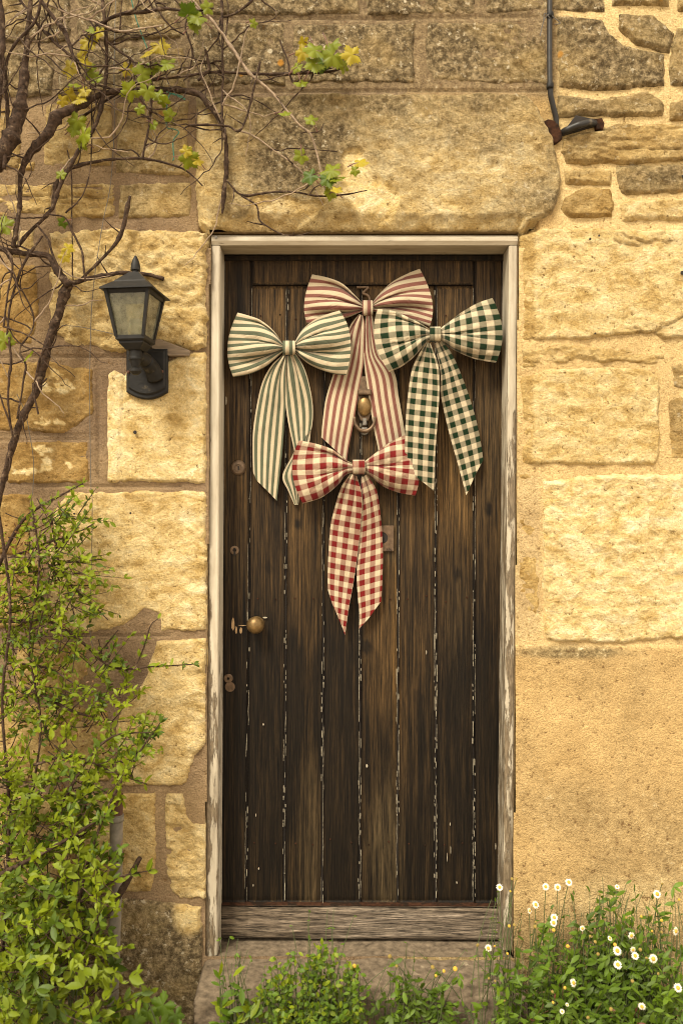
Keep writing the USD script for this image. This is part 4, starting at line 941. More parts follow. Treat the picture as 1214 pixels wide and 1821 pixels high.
tail(b1, m_, tail_mesh([(650, 560), (647.5, 600), (647, 641), (655.6, 707), (664, 758.6), (672, 798), (676, 830)], [(662, 560), (668, 600), (676, 632), (701, 662), (709, 707), (719.5, 769), (722, 800)], [(0, 262), (1, 226)], 0.078, 0.093, 12.6, phase=1.6, seed=4))
knot(b1, 644.5, 533, 662, 561, D1 - 0.026, 12.6, m_, shift=0.85)
# green stripes
D2 = 0.066
b2 = thing("ribbon_bow", "green and cream striped bow with one twisted tail, leftmost on the door", "bow", P(513, 617, DY))
m_ = "cloth_green_stripe"
loop(b2, [(504, 612), (486, 587), (464, 569), (444, 561), (422.5, 555)], [(504, 624), (485.6, 641), (470, 653), (445, 664), (415, 670)], (404.5, 615), D2, 12.4, m_, folds=3, phase=1.0, seed=5)
loop(b2, [(523, 610), (539, 584), (563, 565), (584, 557), (603.4, 551.4)], [(523, 623), (545.6, 643.5), (569, 656), (593, 664), (615, 666)], (623, 601), D2, 12.4, m_, folds=3, phase=2.6, seed=6)
tail(b2, m_, tail_mesh([(504, 629), (482, 650), (466, 680), (456, 723), (450, 765.5), (449, 798), (450, 835), (452, 870)], [(509, 632), (507, 680), (507, 723), (503, 787), (498, 836), (492, 891), (489, 925)], [(0, 226), (0.12, 238), (1, 259)], 0.070, 0.086, 12.4, phase=0.4, seed=7))
tail(b2, m_, tail_mesh([(509, 633), (507, 701), (511, 744), (520, 787), (526, 815), (530, 840)], [(526, 629), (539, 650), (548, 676), (555, 712), (556, 742), (552, 772), (548, 800)], [(0, 178), (0.5, 160), (1, 140)], 0.070, 0.082, 12.4, phase=1.4, seed=8),
     tail_mesh([(534, 782), (518, 812), (502, 846), (512, 872), (527, 905)], [(553, 764), (549, 790), (541, 820), (534, 860), (530, 900)], [(0, 128), (1, 136)], 0.090, 0.092, 12.4, phase=0.2, seed=9, pleat=0.001, wave=0.001, flip=True), label="green striped tail, folded over near its end")
knot(b2, 503, 605, 524, 630, D2 - 0.026, 12.4, m_, shift=0.65)
# red checks
D3 = 0.052
b3 = thing("ribbon_bow", "red and cream gingham bow, lowest of the four on the door", "bow", P(637, 830, DY))
m_ = "cloth_red_check"; PT = 19.4
loop(b3, [(628, 824), (613.5, 816), (592, 799), (564, 789), (532, 782.5)], [(628, 838), (613.5, 844), (600, 861), (571, 884), (538.5, 895)], (519, 836), D3, PT, m_, folds=2, phase=0.6, seed=11)
loop(b3, [(647, 822), (667, 805), (692.7, 786), (718, 774), (742, 766)], [(647, 838), (662.7, 850), (682, 865), (707.7, 875), (738, 881)], (748, 826), D3, PT, m_, folds=2, phase=2.4, seed=12)
tail(b3, m_, tail_mesh([(623, 842), (607, 865), (594, 906), (586.7, 942), (582.4, 1017), (583.5, 1055), (588, 1100), (592, 1150)], [(634, 846), (643, 880), (641.3, 931), (637, 974), (628.5, 1034), (620, 1081), (613, 1130), (609, 1160)], [(0, 216), (0.15, 238), (0.5, 262), (1, 287)], 0.055, 0.078, PT, phase=0.4, seed=13))
tail(b3, m_, tail_mesh([(641, 850), (643, 910), (639, 963.4), (634, 1017), (636, 1060), (639, 1094), (638, 1119), (637, 1150)], [(652, 843), (669, 871), (675.6, 910), (680, 963), (680, 1017), (677, 1073), (672, 1110), (668, 1150)], [(0, 269), (0.45, 256), (1, 232)], 0.056, 0.084, PT, phase=1.7, seed=14))
knot(b3, 627, 817, 648, 843, D3 - 0.026, PT, m_, shift=0.95)
# green checks
D4 = 0.040
b4 = thing("ribbon_bow", "dark green and cream gingham bow, rightmost on the door", "bow", P(774, 593, DY))
m_ = "cloth_green_check"
loop(b4, [(766, 586), (750.6, 576), (731, 566), (701, 553), (671.4, 548.5)], [(766, 602), (753, 613), (735.7, 634), (714, 651), (692, 661)], (666, 604), D4, PT, m_, folds=2, phase=0.8, seed=15)
loop(b4, [(782, 585), (800, 570), (821, 554), (849, 538), (875, 529)], [(782, 603), (797.8, 615), (810.6, 623.5), (842.7, 637), (881, 644.5)], (893, 588), D4, PT, m_, folds=2, phase=2.5, seed=16)
tail(b4, m_, tail_mesh([(758, 607), (742, 634), (731.4, 660), (725, 703), (720.7, 756), (719.6, 833), (720, 890)], [(765, 610), (778.5, 647), (781, 681), (779.6, 724), (774, 799), (771, 872), (770, 900)], [(0, 232), (1, 265)], 0.036, 0.038, PT, phase=0.3, seed=17))
tail(b4, m_, tail_mesh([(772, 610), (782.8, 660), (783.8, 703), (797.8, 767), (812.7, 820.5), (828, 878), (836, 910)], [(786, 604), (804, 630), (821, 668.5), (838.4, 718), (851, 767), (859, 818), (862, 860)], [(0, 277), (0.15, 272), (1, 228)], 0.038, 0.070, PT, phase=1.5, seed=18))
knot(b4, 764.5, 580, 783, 607, D4 - 0.026, PT, m_, shift=0.55)

# ------------------------------------------------------------------ wall lamp
LY = -0.125                                   # depth of the lantern's axis
lamp = thing("wall_lamp", "black iron carriage lantern with dusty panes, left of the door", "wall lamp", P(258, 700, 0.0))
sl = (CAM_D + LY) / F
ax = P(241, 480, LY)[0]; yaw = math.radians(-7)
RZ = trimesh.transformations.rotation_matrix(yaw, [0, 0, 1])
zpx = lambda py, y=LY: CAM_Z - (py - CY) * (CAM_D + y) / F


def lrot(m):
    m = trimesh.Trimesh(*m, process=False) if isinstance(m, tuple) else m.copy()
    m.apply_transform(RZ); m.apply_translation([ax, LY, 0]); return m


def sq(hw, z): return [[sx * hw, sy * hw, z] for sx in (-1, 1) for sy in (-1, 1)]


z_eave = zpx(507, LY - 0.075) ; hw_e = 0.074
z_top, z_bot = z_eave - 0.004, zpx(597, LY - 0.04)
hw_t, hw_b = 0.060, 0.0385
part(lamp, "roof", cat_meshes([lrot(hull(sq(hw_e, z_eave) + sq(hw_e, z_eave - 0.004) + sq(0.048, z_eave + 0.021))), lrot(hull(sq(0.047, z_eave + 0.020) + sq(0.043, z_eave + 0.026) + sq(0.022, z_eave + 0.048))), lrot(hull(sq(0.022, z_eave + 0.047) + sq(0.014, z_eave + 0.056))), lrot(lathe([(0, z_eave + 0.054), (0.011, z_eave + 0.054), (0.009, z_eave + 0.066), (0, z_eave + 0.066)], [0, 0, 0], 20))]), "black_iron")
zf = z_eave + 0.064
part(lamp, "finial", lrot(lathe([(0, zf), (0.0135, zf), (0.0138, zf + 0.005), (0.0128, zf + 0.015), (0.0085, zf + 0.030), (0.003, zf + 0.041), (0, zf + 0.0425)], [0, 0, 0], 24)), "black_iron", smooth=40)
part(lamp, "top_band", cat_meshes([lrot(hull(sq(hw_t + 0.003, z_top) + sq(hw_t, z_top - 0.009)))]), "black_iron")
for sx in (-1, 1):
    for sy in (-1, 1):
        t_, bb = np.array([sx * hw_t, sy * hw_t, z_top]), np.array([sx * hw_b, sy * hw_b, z_bot])
        part(lamp, "corner_bar", lrot(hull([t_ + [dx, dy, 0] for dx in (-0.0055, 0.0035) for dy in (-0.0055, 0.0035)] + [bb + [dx, dy, 0] for dx in (-0.005, 0.003) for dy in (-0.005, 0.003)])), "black_iron")
for k in range(4):
    R4 = trimesh.transformations.rotation_matrix(k * np.pi / 2, [0, 0, 1])
    a, b_ = hw_t - 0.003, hw_b - 0.002
    m = hull([[-a, -a, z_top], [a, -a, z_top], [-a, -a + 0.002, z_top], [a, -a + 0.002, z_top], [-b_, -b_, z_bot], [b_, -b_, z_bot], [-b_, -b_ + 0.002, z_bot], [b_, -b_ + 0.002, z_bot]]); m.apply_transform(R4)
    part(lamp, "glass_pane", lrot(m), "lantern_glass")
part(lamp, "base_tiers", cat_meshes([lrot(hull(sq(hw_b + 0.003, z_bot + 0.004) + sq(hw_b + 0.003, z_bot - 0.006) + sq(hw_b - 0.001, z_bot - 0.010))), lrot(hull(sq(hw_b - 0.004, z_bot - 0.009) + sq(hw_b - 0.004, z_bot - 0.016) + sq(hw_b - 0.018, z_bot - 0.032)))]), "black_iron")
zb = z_bot - 0.028
part(lamp, "neck", lrot(lathe([(0, zb + 0.004), (0.0175, zb), (0.0175, zb - 0.022), (0.019, zb - 0.024), (0.019, zb - 0.029), (0.0165, zb - 0.031), (0.010, zb - 0.052), (0.0165, zb - 0.056), (0.0165, zb - 0.063), (0.008, zb - 0.071), (0, zb - 0.072)], [0, 0, 0], 28)), "black_iron", smooth=30)
bl = part(lamp, "bulb", lrot(lathe([(0, z_bot + 0.060), (0.013, z_bot + 0.056), (0.021, z_bot + 0.042), (0.020, z_bot + 0.030), (0.012, z_bot + 0.016), (0.012, z_bot + 0.004), (0, z_bot + 0.004)], [0, 0, 0], 24)), "bulb_glass", smooth=40)
part(bl, "socket", lrot(lathe([(0, z_bot + 0.014), (0.014, z_bot + 0.014), (0.014, z_bot), (0, z_bot)], [0, 0, 0], 20)), "pewter")


def plate(x0, x1, yt, yb, drop, y0, y1, r=0.003):
    x = np.linspace(x0, x1, 15); k = 1 - ((x - (x0 + x1) / 2) / ((x1 - x0) / 2)) ** 2
    return prism([(x0, yt), (x1, yt)] + [(a, yb + drop * b) for a, b in zip(x[::-1], k[::-1])], y0, y1, r)


part(lamp, "back_plate", cat_meshes([plate(224, 297.5, 619, 696, 13, -0.024, -0.004, 0.004), plate(228, 293, 622, 689, 12, -0.030, -0.02, 0.004)]), "black_iron")
zc_ = zb - 0.042
arm = np.array([[0.0, 0.0, zc_ + 0.020], [0.002, 0.02, zc_ + 0.026], [0.008, 0.05, zc_ + 0.022], [0.016, 0.085, zc_ + 0.004], [0.020, 0.105, zc_ - 0.022]])
arm = spline(arm, 30)[:, :3] if False else np.stack([np.interp(np.linspace(0, 4, 30), np.arange(5), arm[:, k]) for k in range(3)], 1)
part(lamp, "arm", lrot(tube(arm, np.linspace(0.016, 0.026, 30), 14)), "black_iron", smooth=True)
for (x_, y_) in ((288, 660), (228, 661)):
    part(lamp, "screw", ylathe([(0, 0.005), (0.003, 0.0045), (0.0045, 0.002), (0.0048, 0.0), (0, 0.0)], P(x_, y_, -0.030), 14), "rust", smooth=30)

# ------------------------------------------------------------------ cable high on the right
cable = thing("power_cable", "black rubber cable running down into a rusty hole above the lintel", "cable", P(985, 220, 0.0))
pts = spline([(978, -70), (977, 30), (978, 150), (984, 180), (992, 205), (993, 228)], 60)
part(cable, "cable_run", tube(np.c_[P(pts[:, 0], pts[:, 1], -0.03)[:, [0]], np.interp(np.arange(60), [0, 45, 59], [-0.030, -0.028, 0.0]), P(pts[:, 0], pts[:, 1], -0.03)[:, [2]]], 0.0078, 12), "rubber", smooth=True)
pts = spline([(996, 237), (1008, 230), (1030, 221), (1050, 217), (1062, 221)], 40)
part(cable, "cable_run", tube(np.stack([P(a, b, c)[k] for a, b, c in zip(pts[:, 0], pts[:, 1], np.interp(np.arange(40), [0, 8, 20, 32, 39], [0.006, -0.018, -0.032, -0.022, 0.006])) for k in range(3)]).reshape(40, 3), 0.0098, 12), "rubber", smooth=True)
for y_ in (26, 152):
    part(cable, "clip", tube(P(np.full(5, 977.5), np.linspace(y_ - 5, y_ + 5, 5), -0.030), [0.0095, 0.0105, 0.0108, 0.0105, 0.0095], 14), "black_iron", smooth=True)
for e in ([(975, 24), (968, 32), (963, 48), (960, 62)], [(980, 26), (990, 34), (996, 40), (986, 42)], [(977, 30), (968, 22), (966, 38)]):
    q = spline(e, 14); part(cable, "wire_tie", tube(P(q[:, 0], q[:, 1], -0.038), 0.0014, 6), "wire")
part(cable, "rust_patch", prism([(967, 214), (975, 210), (990, 214), (998, 232), (1000, 244), (990, 252), (980, 255), (972, 244), (966, 228)], -0.0135, 0.01, 0.002), "rust_dark")
part(cable, "rust_patch", prism([(1056, 210), (1070, 208), (1075, 218), (1072, 229), (1060, 228)], -0.0145, 0.01, 0.002), "rust_dark")
part(cable, "hole_lining", prism([(1024, 203), (1036, 207), (1056, 210), (1058, 222), (1020, 228), (1000, 238), (1006, 226)], -0.0125, 0.01, 0.002), "hole")

# ------------------------------------------------------------------ plants: shared shapes
def blade(length, width, fold=0.25, bend=0.2, n=4):
    """A simple pointed leaf along +x, face up +z."""
    t = np.linspace(0, 1, n + 1); wd = width / 2 * np.sin(np.pi * np.clip(t * 0.92 + 0.06, 0, 1)) ** 0.8; wd[-1] = 0
    z = -bend * length * t**2
    V = np.vstack([np.stack([t * length, wd, z + fold * wd], 1), np.stack([t * length, 0 * t, z], 1), np.stack([t * length, -wd, z + fold * wd], 1)])
    k = n + 1; f_ = []
    for i in range(n): f_ += [[i, k + i, k + i + 1], [i, k + i + 1, i + 1], [k + i, 2 * k + i, 2 * k + i + 1], [k + i, 2 * k + i + 1, k + i + 1]]
    return V, np.array(f_)


def orient(V, pos, d, nrm, s=1.0):
    x = np.asarray(d, float); x = x / (np.linalg.norm(x) + 1e-9); z = np.asarray(nrm, float) - x * (np.asarray(nrm) @ x); z /= np.linalg.norm(z) + 1e-9; y = np.cross(z, x)
    return V * s @ np.stack([x, y, z]) + pos


def lobed(rad, seed, lobes=5, teeth=0.10, deep=0.30):
    """A lobed, toothed leaf (vine, geranium): a fan with its veins folded."""
    r = random.Random(seed); n = 44
    th = np.linspace(-np.pi * 0.92, np.pi * 0.92, n)
    rr = (0.80 + deep * np.cos(th * lobes * 1.09)) * (1 - 0.18 * np.abs(th) / np.pi)
    rr = rr * (1 + teeth * (np.arange(n) % 2 - 0.5) * 2 * 0.8)
    z = 0.07 * np.cos(th * lobes * 1.09) - 0.14 * rr**2 * (1 + 0.6 * np.sin(th + r.uniform(0, 6)))
    o = np.stack([rr * np.cos(th), rr * np.sin(th), z], 1); i = o * [0.5, 0.5, 0.4] + [0, 0, 0.04]
    V = np.vstack([[[0, 0, 0]], i, o]) * rad; f_ = []
    for k in range(n - 1): f_ += [[0, 1 + k, 2 + k], [1 + k, 1 + n + k, 2 + n + k], [1 + k, 2 + n + k, 2 + k]]
    return V, np.array(f_)


def pxpoly(pts, y, n=None):
    """Pixel polyline (x, y, width px) at depth y (number or per-point list) -> points, radii."""
    a = np.array([p if len(p) > 2 else (*p, 3) for p in pts], float)
    d = np.broadcast_to(np.asarray(y, float), (len(a),))
    L = np.linalg.norm(np.diff(a[:, :2], axis=0), axis=1).sum()
    s = spline(np.c_[a, d], n or max(8, int(L / 5)))
    return P(s[:, 0], s[:, 1], s[:, 3]), s[:, 2] / 2 * (CAM_D + s[:, 3]) / F


# ------------------------------------------------------------------ grape vine
vine = thing("grape_vine", "bare twisting grape vine with a few young yellow green leaves", "vine", P(0, 900, -0.05))
VB = [
    ([(-8, 920, 9), (8, 850, 13), (20, 800, 16), (40, 740, 17), (62, 700, 18), (80, 640, 18), (92, 590, 19), (105, 555, 21), (118, 515, 22), (128, 498, 13)], [-.06, -.06, -.07, -.08, -.07, -.07, -.07, -.06, -.06, -.06]),
    ([(-8, 441, 12), (40, 450, 13), (85, 455, 14), (105, 485, 18), (124, 508, 18)], -.075),
    ([(126, 504, 12), (165, 493, 10), (215, 484, 10), (262, 488, 9), (291, 496, 10)], [-.06, -.05, -.03, -.025, -.025]),
    ([(140, 502, 6), (165, 475, 6), (195, 445, 7), (210, 425, 9), (220, 400, 10), (226, 370, 10), (231, 348, 6)], -.045),
    ([(20, 452, 8), (45, 420, 8), (75, 390, 8), (95, 365, 9), (100, 330, 11), (115, 305, 10), (145, 292, 8), (190, 284, 6), (250, 280, 6), (300, 290, 5), (335, 305, 4), (362, 330, 2.5)], -.055),
    ([(92, 372, 8), (112, 320, 9), (135, 275, 9), (165, 230, 9), (180, 190, 9), (190, 130, 8), (188, 60, 8), (178, -30, 8)], -.09),
    ([(24, 440, 9), (34, 380, 10), (36, 320, 11), (44, 290, 14), (62, 262, 18), (85, 235, 23), (105, 205, 24), (140, 188, 17), (185, 165, 12), (240, 158, 10), (300, 158, 12), (330, 162, 13), (355, 168, 13), (375, 190, 12), (392, 212, 10), (400, 240, 9), (402, 275, 10), (402, 310, 11), (398, 350, 10), (395, 378, 5)], [-.1] * 5 + [-.11, -.11, -.1, -.08, -.06] + [-.04] * 5 + [-.035] * 5),
    ([(-14, 300, 34), (14, 255, 36), (34, 205, 30), (42, 150, 22), (45, 110, 16), (50, 50, 10), (56, -30, 9)], -.14),
    ([(-4, -30, 16), (4, 60, 14), (2, 140, 12), (-6, 220, 10)], -.17),
    ([(8, 300, 9), (14, 200, 8), (10, 120, 7), (25, 80, 6), (60, 40, 6), (75, -10, 5)], -.15),
    ([(392, -30, 7), (396, 60, 6), (396, 130, 5), (394, 210, 6), (399, 250, 5)], -.055),
    ([(150, 205, 6), (200, 170, 6), (240, 148, 6), (280, 140, 6), (320, 137, 5), (380, 127, 6), (440, 130, 6), (500, 131, 7), (560, 128, 7), (600, 124, 5), (622, 100, 3)], -.05),
    ([(322, -20, 5), (380, 40, 6), (420, 95, 8), (445, 130, 7), (480, 160, 6), (500, 185, 5), (530, 220, 5), (552, 240, 5), (565, 280, 4), (575, 320, 4), (581, 348, 3)], -.06),
    ([(463, 110, 5), (450, 160, 5), (440, 205, 5), (425, 232, 5), (402, 222, 5), (340, 222, 5), (325, 230, 2)], -.07),
    ([(425, 232, 4), (450, 240, 4), (480, 262, 3), (520, 290, 3), (545, 315, 2.6), (576, 366, 1.8)], -.05),
    ([(402, 320, 4), (430, 346, 5), (470, 342, 5), (520, 340, 4), (580, 348, 4), (652, 338, 2.6)], -.05),
    ([(430, 348, 4), (455, 365, 4), (463, 392, 4), (490, 410, 3), (520, 418, 2.5), (556, 412, 2)], -.05),
    ([(150, 60, 5), (185, 38, 7), (210, 25, 8), (250, 20, 9), (290, 15, 7), (345, 18, 5), (380, 14, 4)], -.10),
    ([(60, -20, 7), (95, 30, 9), (115, 55, 11), (125, 80, 9), (135, 108, 5)], -.13),
    ([(28, -12, 5), (70, 45, 6), (105, 82, 6), (140, 108, 5)], -.12),
    ([(105, 17, 4), (160, 35, 4), (212, 54, 5), (250, 50, 4), (290, 45, 3)], -.11),
    ([(188, 72, 6), (215, 92, 5), (240, 112, 5), (238, 150, 4), (255, 182, 5), (266, 196, 5)], -.09),
    ([(266, 92, 3), (270, 150, 6), (268, 195, 6), (263, 235, 5), (254, 278, 5)], -.08),
    ([(268, -15, 3), (295, 38, 4), (328, 62, 3)], -.06),
    ([(462, -12, 5), (430, 15, 5), (405, 28, 5), (392, 30, 4)], -.05),
    ([(497, 70, 3), (510, 105, 4), (520, 145, 4), (532, 142, 3), (540, 130, 2)], -.05),
    ([(120, 265, 3), (128, 300, 3), (128, 380, 3), (129, 470, 3), (131, 500, 2)], -.06),
    ([(162, 150, 3), (163, 240, 3), (160, 300, 3), (145, 350, 3), (118, 378, 4)], -.065),
    ([(88, 380, 4), (115, 386, 4), (130, 415, 5), (144, 442, 5), (150, 480, 5), (152, 500, 4)], -.085),
    ([(66, 398, 4), (84, 424, 5), (93, 450, 5), (108, 482, 4)], -.09),
    ([(75, 420, 5), (50, 455, 6), (30, 500, 6), (18, 540, 5), (12, 600, 4)], -.10),
    ([(10, 440, 4), (22, 470, 5), (14, 520, 4), (6, 580, 4)], -.12),
    ([(-6, 445, 3), (60, 560, 4), (35, 620, 4), (46, 650, 5), (38, 700, 4), (30, 745, 4)], -.09),
    ([(18, 600, 5), (20, 650, 6), (14, 700, 5), (18, 750, 4), (26, 790, 4)], -.10),
    ([(48, 720, 9), (66, 690, 7), (84, 672, 3)], -.07),
    ([(-5, 690, 4), (10, 730, 4), (22, 770, 4)], -.11),
    ([(68, 735, 5), (60, 690, 4), (72, 640, 5), (88, 600, 4)], -.10),
    ([(345, 62, 3), (360, 20, 5), (352, -15, 4)], -.07),
    ([(338, 20, 4), (330, 50, 4), (342, 90, 4), (336, 125, 3)], -.05),
    ([(365, 88, 5), (372, 120, 8), (366, 128, 9), (352, 142, 6)], -.06),
    ([(480, 262, 3), (500, 268, 2.5), (520, 262, 2.5), (600, 268, 2)], -.045),
    ([(552, 235, 3), (568, 232, 3), (575, 218, 2)], -.05),
    ([(200, 95, 3), (170, 150, 4), (172, 190, 3)], -.10),
]
for i, (pl, yd) in enumerate(VB):
    p_, r_ = pxpoly(pl, yd); r_ = r_ * 0.76
    n = len(p_)
    jig = (meshkit.fbm(np.stack([np.arange(n) * 0.16, np.zeros(n) + i * 3.3, np.zeros(n)], 1), 3, 5) - 0.5) * 0.006
    p_ = p_ + np.stack([jig, -np.abs(jig), np.roll(jig, 7)], 1)
    nodes = 1 + 0.30 * np.clip(np.sin(np.arange(n) * 0.55 + i) - 0.75, 0, 1) * 4
    part(vine, "branch", tube(p_, np.maximum(r_, 0.0011) * nodes, 9, rough=0.22, seed=i), "bark" if i not in (12, 20, 14) else "pale_twig", smooth=True)
vr = random.Random(11)
twigs = []
for i, (pl, yd) in enumerate(VB[:24]):
    p_, r_ = pxpoly(pl, yd)
    for k in range(4, len(p_) - 3, 9):
        if vr.random() < 0.55:
            a = vr.uniform(0, 2 * math.pi); L = vr.uniform(0.012, 0.06); d = np.array([math.cos(a), -abs(vr.gauss(0, 0.35)), math.sin(a)]) * L
            m1 = p_[k] + d * 0.5 + np.array([vr.gauss(0, 0.004), 0, vr.gauss(0, 0.004)])
            twigs.append(tube(np.array([p_[k], m1, p_[k] + d]), [0.0026, 0.0017, 0.0008], 5))
for k in range(150):
    pl, yd = VB[vr.choice([5, 6, 6, 7, 7, 8, 9, 10, 10, 11, 12, 17, 18, 19, 19, 20, 21, 22, 24, 4, 0, 1, 31, 32])]
    p_, r_ = pxpoly(pl, yd); b_ = p_[vr.randrange(len(p_))].copy(); a = vr.uniform(0, 2 * math.pi); L = vr.uniform(0.08, 0.30); n = 14; q_ = [b_]
    for j in range(n):
        a += vr.gauss(0, 0.22); q_.append(q_[-1] + np.array([math.cos(a), vr.gauss(-0.05, 0.25), math.sin(a)]) * L / n)
    q_ = np.array(q_); q_[:, 1] = np.clip(q_[:, 1], -0.2, -0.03)
    part(vine, "thin_branch", tube(q_, np.linspace(0.0026, 0.0009, n + 1), 6, rough=0.2, seed=k), "bark" if k % 4 else "pale_twig", smooth=True)
part(vine, "twigs", cat_meshes(twigs), "bark", smooth=True, kind="stuff")
VL = [(125, 118, 26, 1), (146, 98, 22, 1), (152, 108, 18, 1), (165, 128, 22, 0), (172, 140, 16, 0), (122, 168, 20, 1), (150, 160, 18, 1), (140, 176, 20, 1), (110, 178, 14, 1), (132, 150, 16, 0), (138, 214, 24, 0), (150, 238, 26, 0), (132, 228, 18, 0), (146, 252, 18, 0), (168, 50, 20, 0), (158, 72, 24, 1), (176, 55, 16, 1), (264, 92, 22, 1), (284, 80, 24, 1), (296, 112, 28, 0), (252, 130, 26, 0), (226, 122, 18, 1), (232, 160, 24, 0), (270, 120, 20, 0), (262, 160, 22, 0), (284, 168, 18, 0), (292, 180, 16, 0), (303, 205, 18, 0), (248, 192, 14, 0), (272, 220, 14, 0), (335, 22, 26, 2), (352, 30, 24, 2), (345, 40, 22, 2), (370, 12, 18, 0), (335, 280, 26, 0), (350, 285, 16, 1), (330, 268, 16, 1), (538, 92, 22, 1), (560, 88, 28, 0), (585, 85, 32, 0), (592, 98, 30, 0), (560, 112, 26, 2), (574, 110, 24, 2), (626, 96, 26, 1), (612, 118, 18, 0), (528, 118, 16, 0), (534, 146, 18, 0), (540, 72, 14, 1), (506, 200, 16, 0), (554, 212, 18, 0), (536, 276, 20, 0), (552, 312, 22, 2), (590, 302, 28, 2), (598, 316, 26, 2), (584, 318, 22, 2), (588, 340, 20, 2), (600, 336, 16, 1), (640, 288, 20, 1), (632, 302, 14, 0), (450, 40, 12, 0), (108, 310, 14, 0), (8, 400, 26, 2), (115, 455, 16, 1), (112, 395, 14, 2), (8, 605, 26, 2), (52, 630, 20, 2), (120, 440, 16, 1)]
for i, (x_, y_, sz, kind_) in enumerate(VL):
    V_, f_ = lobed(sz * 0.86 / 600, i, teeth=0.13, deep=0.14)
    a = vr.uniform(0, 2 * math.pi); d = np.array([math.cos(a), vr.gauss(0, 0.4), -0.4 + math.sin(a) * 0.9]); nr = np.array([vr.gauss(0, 0.45), -1, vr.gauss(0.35, 0.4)])
    part(vine, "leaf", (orient(V_, P(x_, y_, -0.075 - 0.05 * vr.random()), d, nr), f_), ["leaf_vine_green", "leaf_vine_gold", "leaf_vine_green" if i % 3 else "leaf_shrub_deep"][kind_], smooth=True)

stalks = []
for (x_, y_, sz, kind_) in VL:
    p0 = P(x_, y_, -0.09); a = vr.uniform(0, 2 * math.pi); d = np.array([math.cos(a), 0.3, math.sin(a)]) * sz / 600 * 1.1
    stalks.append(tube(np.array([p0, p0 + d * 0.5 + [0, 0, 0.004], p0 + d]), [0.0011, 0.0013, 0.0015], 5))
part(vine, "leaf_stalks", cat_meshes(stalks), "red_stem", smooth=True, kind="stuff")

# wires and twine hanging on the wall
q = spline([(206, -30), (203, 120), (203, 230), (196, 330), (182, 400), (165, 520), (160, 640), (160, 760), (162, 870), (164, 890), (163, 1000), (160, 1120), (166, 1150)], 90)
wv = part("/World", "hanging_wire", tube(P(q[:, 0], q[:, 1], -0.022), 0.0011, 6), "wire"); top(wv, label="long thin dark wire hanging straight down the wall left of the lamp", category="wire")
q = spline([(30, 700), (45, 735), (56, 790), (60, 830), (58, 880)], 40)
wv = part("/World", "hanging_wire", tube(P(q[:, 0], q[:, 1], -0.03), 0.0011, 6), "wire"); top(wv, label="short curved wire at the left edge beside the vine trunk", category="wire")
q = spline([(110, 578), (140, 580), (180, 588), (212, 596)], 30)
wv = part("/World", "hanging_wire", tube(P(q[:, 0], q[:, 1], -0.03), 0.0010, 6), "wire"); top(wv, label="thin wire stretched from the vine trunk to the lamp", category="wire")
q = spline([(230, -20), (240, 25), (252, 60), (262, 85)], 40)
wv = part("/World", "garden_twine", tube(P(q[:, 0], q[:, 1], -0.08), 0.0017, 6), "twine"); top(wv, label="green twine hanging down among the vine stems at the top", category="twine")
q = spline([(296, 162), (312, 168), (330, 176), (318, 168), (300, 170), (296, 222), (308, 228), (318, 234), (308, 250), (309, 280), (306, 284)], 70)
wv = part("/World", "garden_twine", tube(P(q[:, 0], q[:, 1], -0.055), 0.0017, 6), "twine"); top(wv, label="loop of green twine tied round the vine branch near the lintel", category="twine")

# ------------------------------------------------------------------ drain pipe
pipe = thing("drain_pipe", "thin grey pipe with rusty top, behind the shrub by the door", "pipe", P(203, 1810, -0.06))
pts, r_ = pxpoly([(208, 1412, 22), (207, 1450, 22)], -0.06, 10); part(pipe, "rusty_collar", tube(pts, r_, 18), "rust", smooth=True)
pts, r_ = pxpoly([(207, 1448, 23), (206, 1580, 22), (203, 1700, 20), (199, 1840, 19)], -0.06, 30); part(pipe, "pipe_run", tube(pts, r_, 18), "zinc", smooth=True)
for y_, m_ in ((1454, "zinc"), (1522, "rust")):
    pts, r_ = pxpoly([(207, y_ - 5, 26), (207, y_ + 6, 26)], -0.06, 4); part(pipe, "collar", tube(pts, r_, 18), m_, smooth=True)

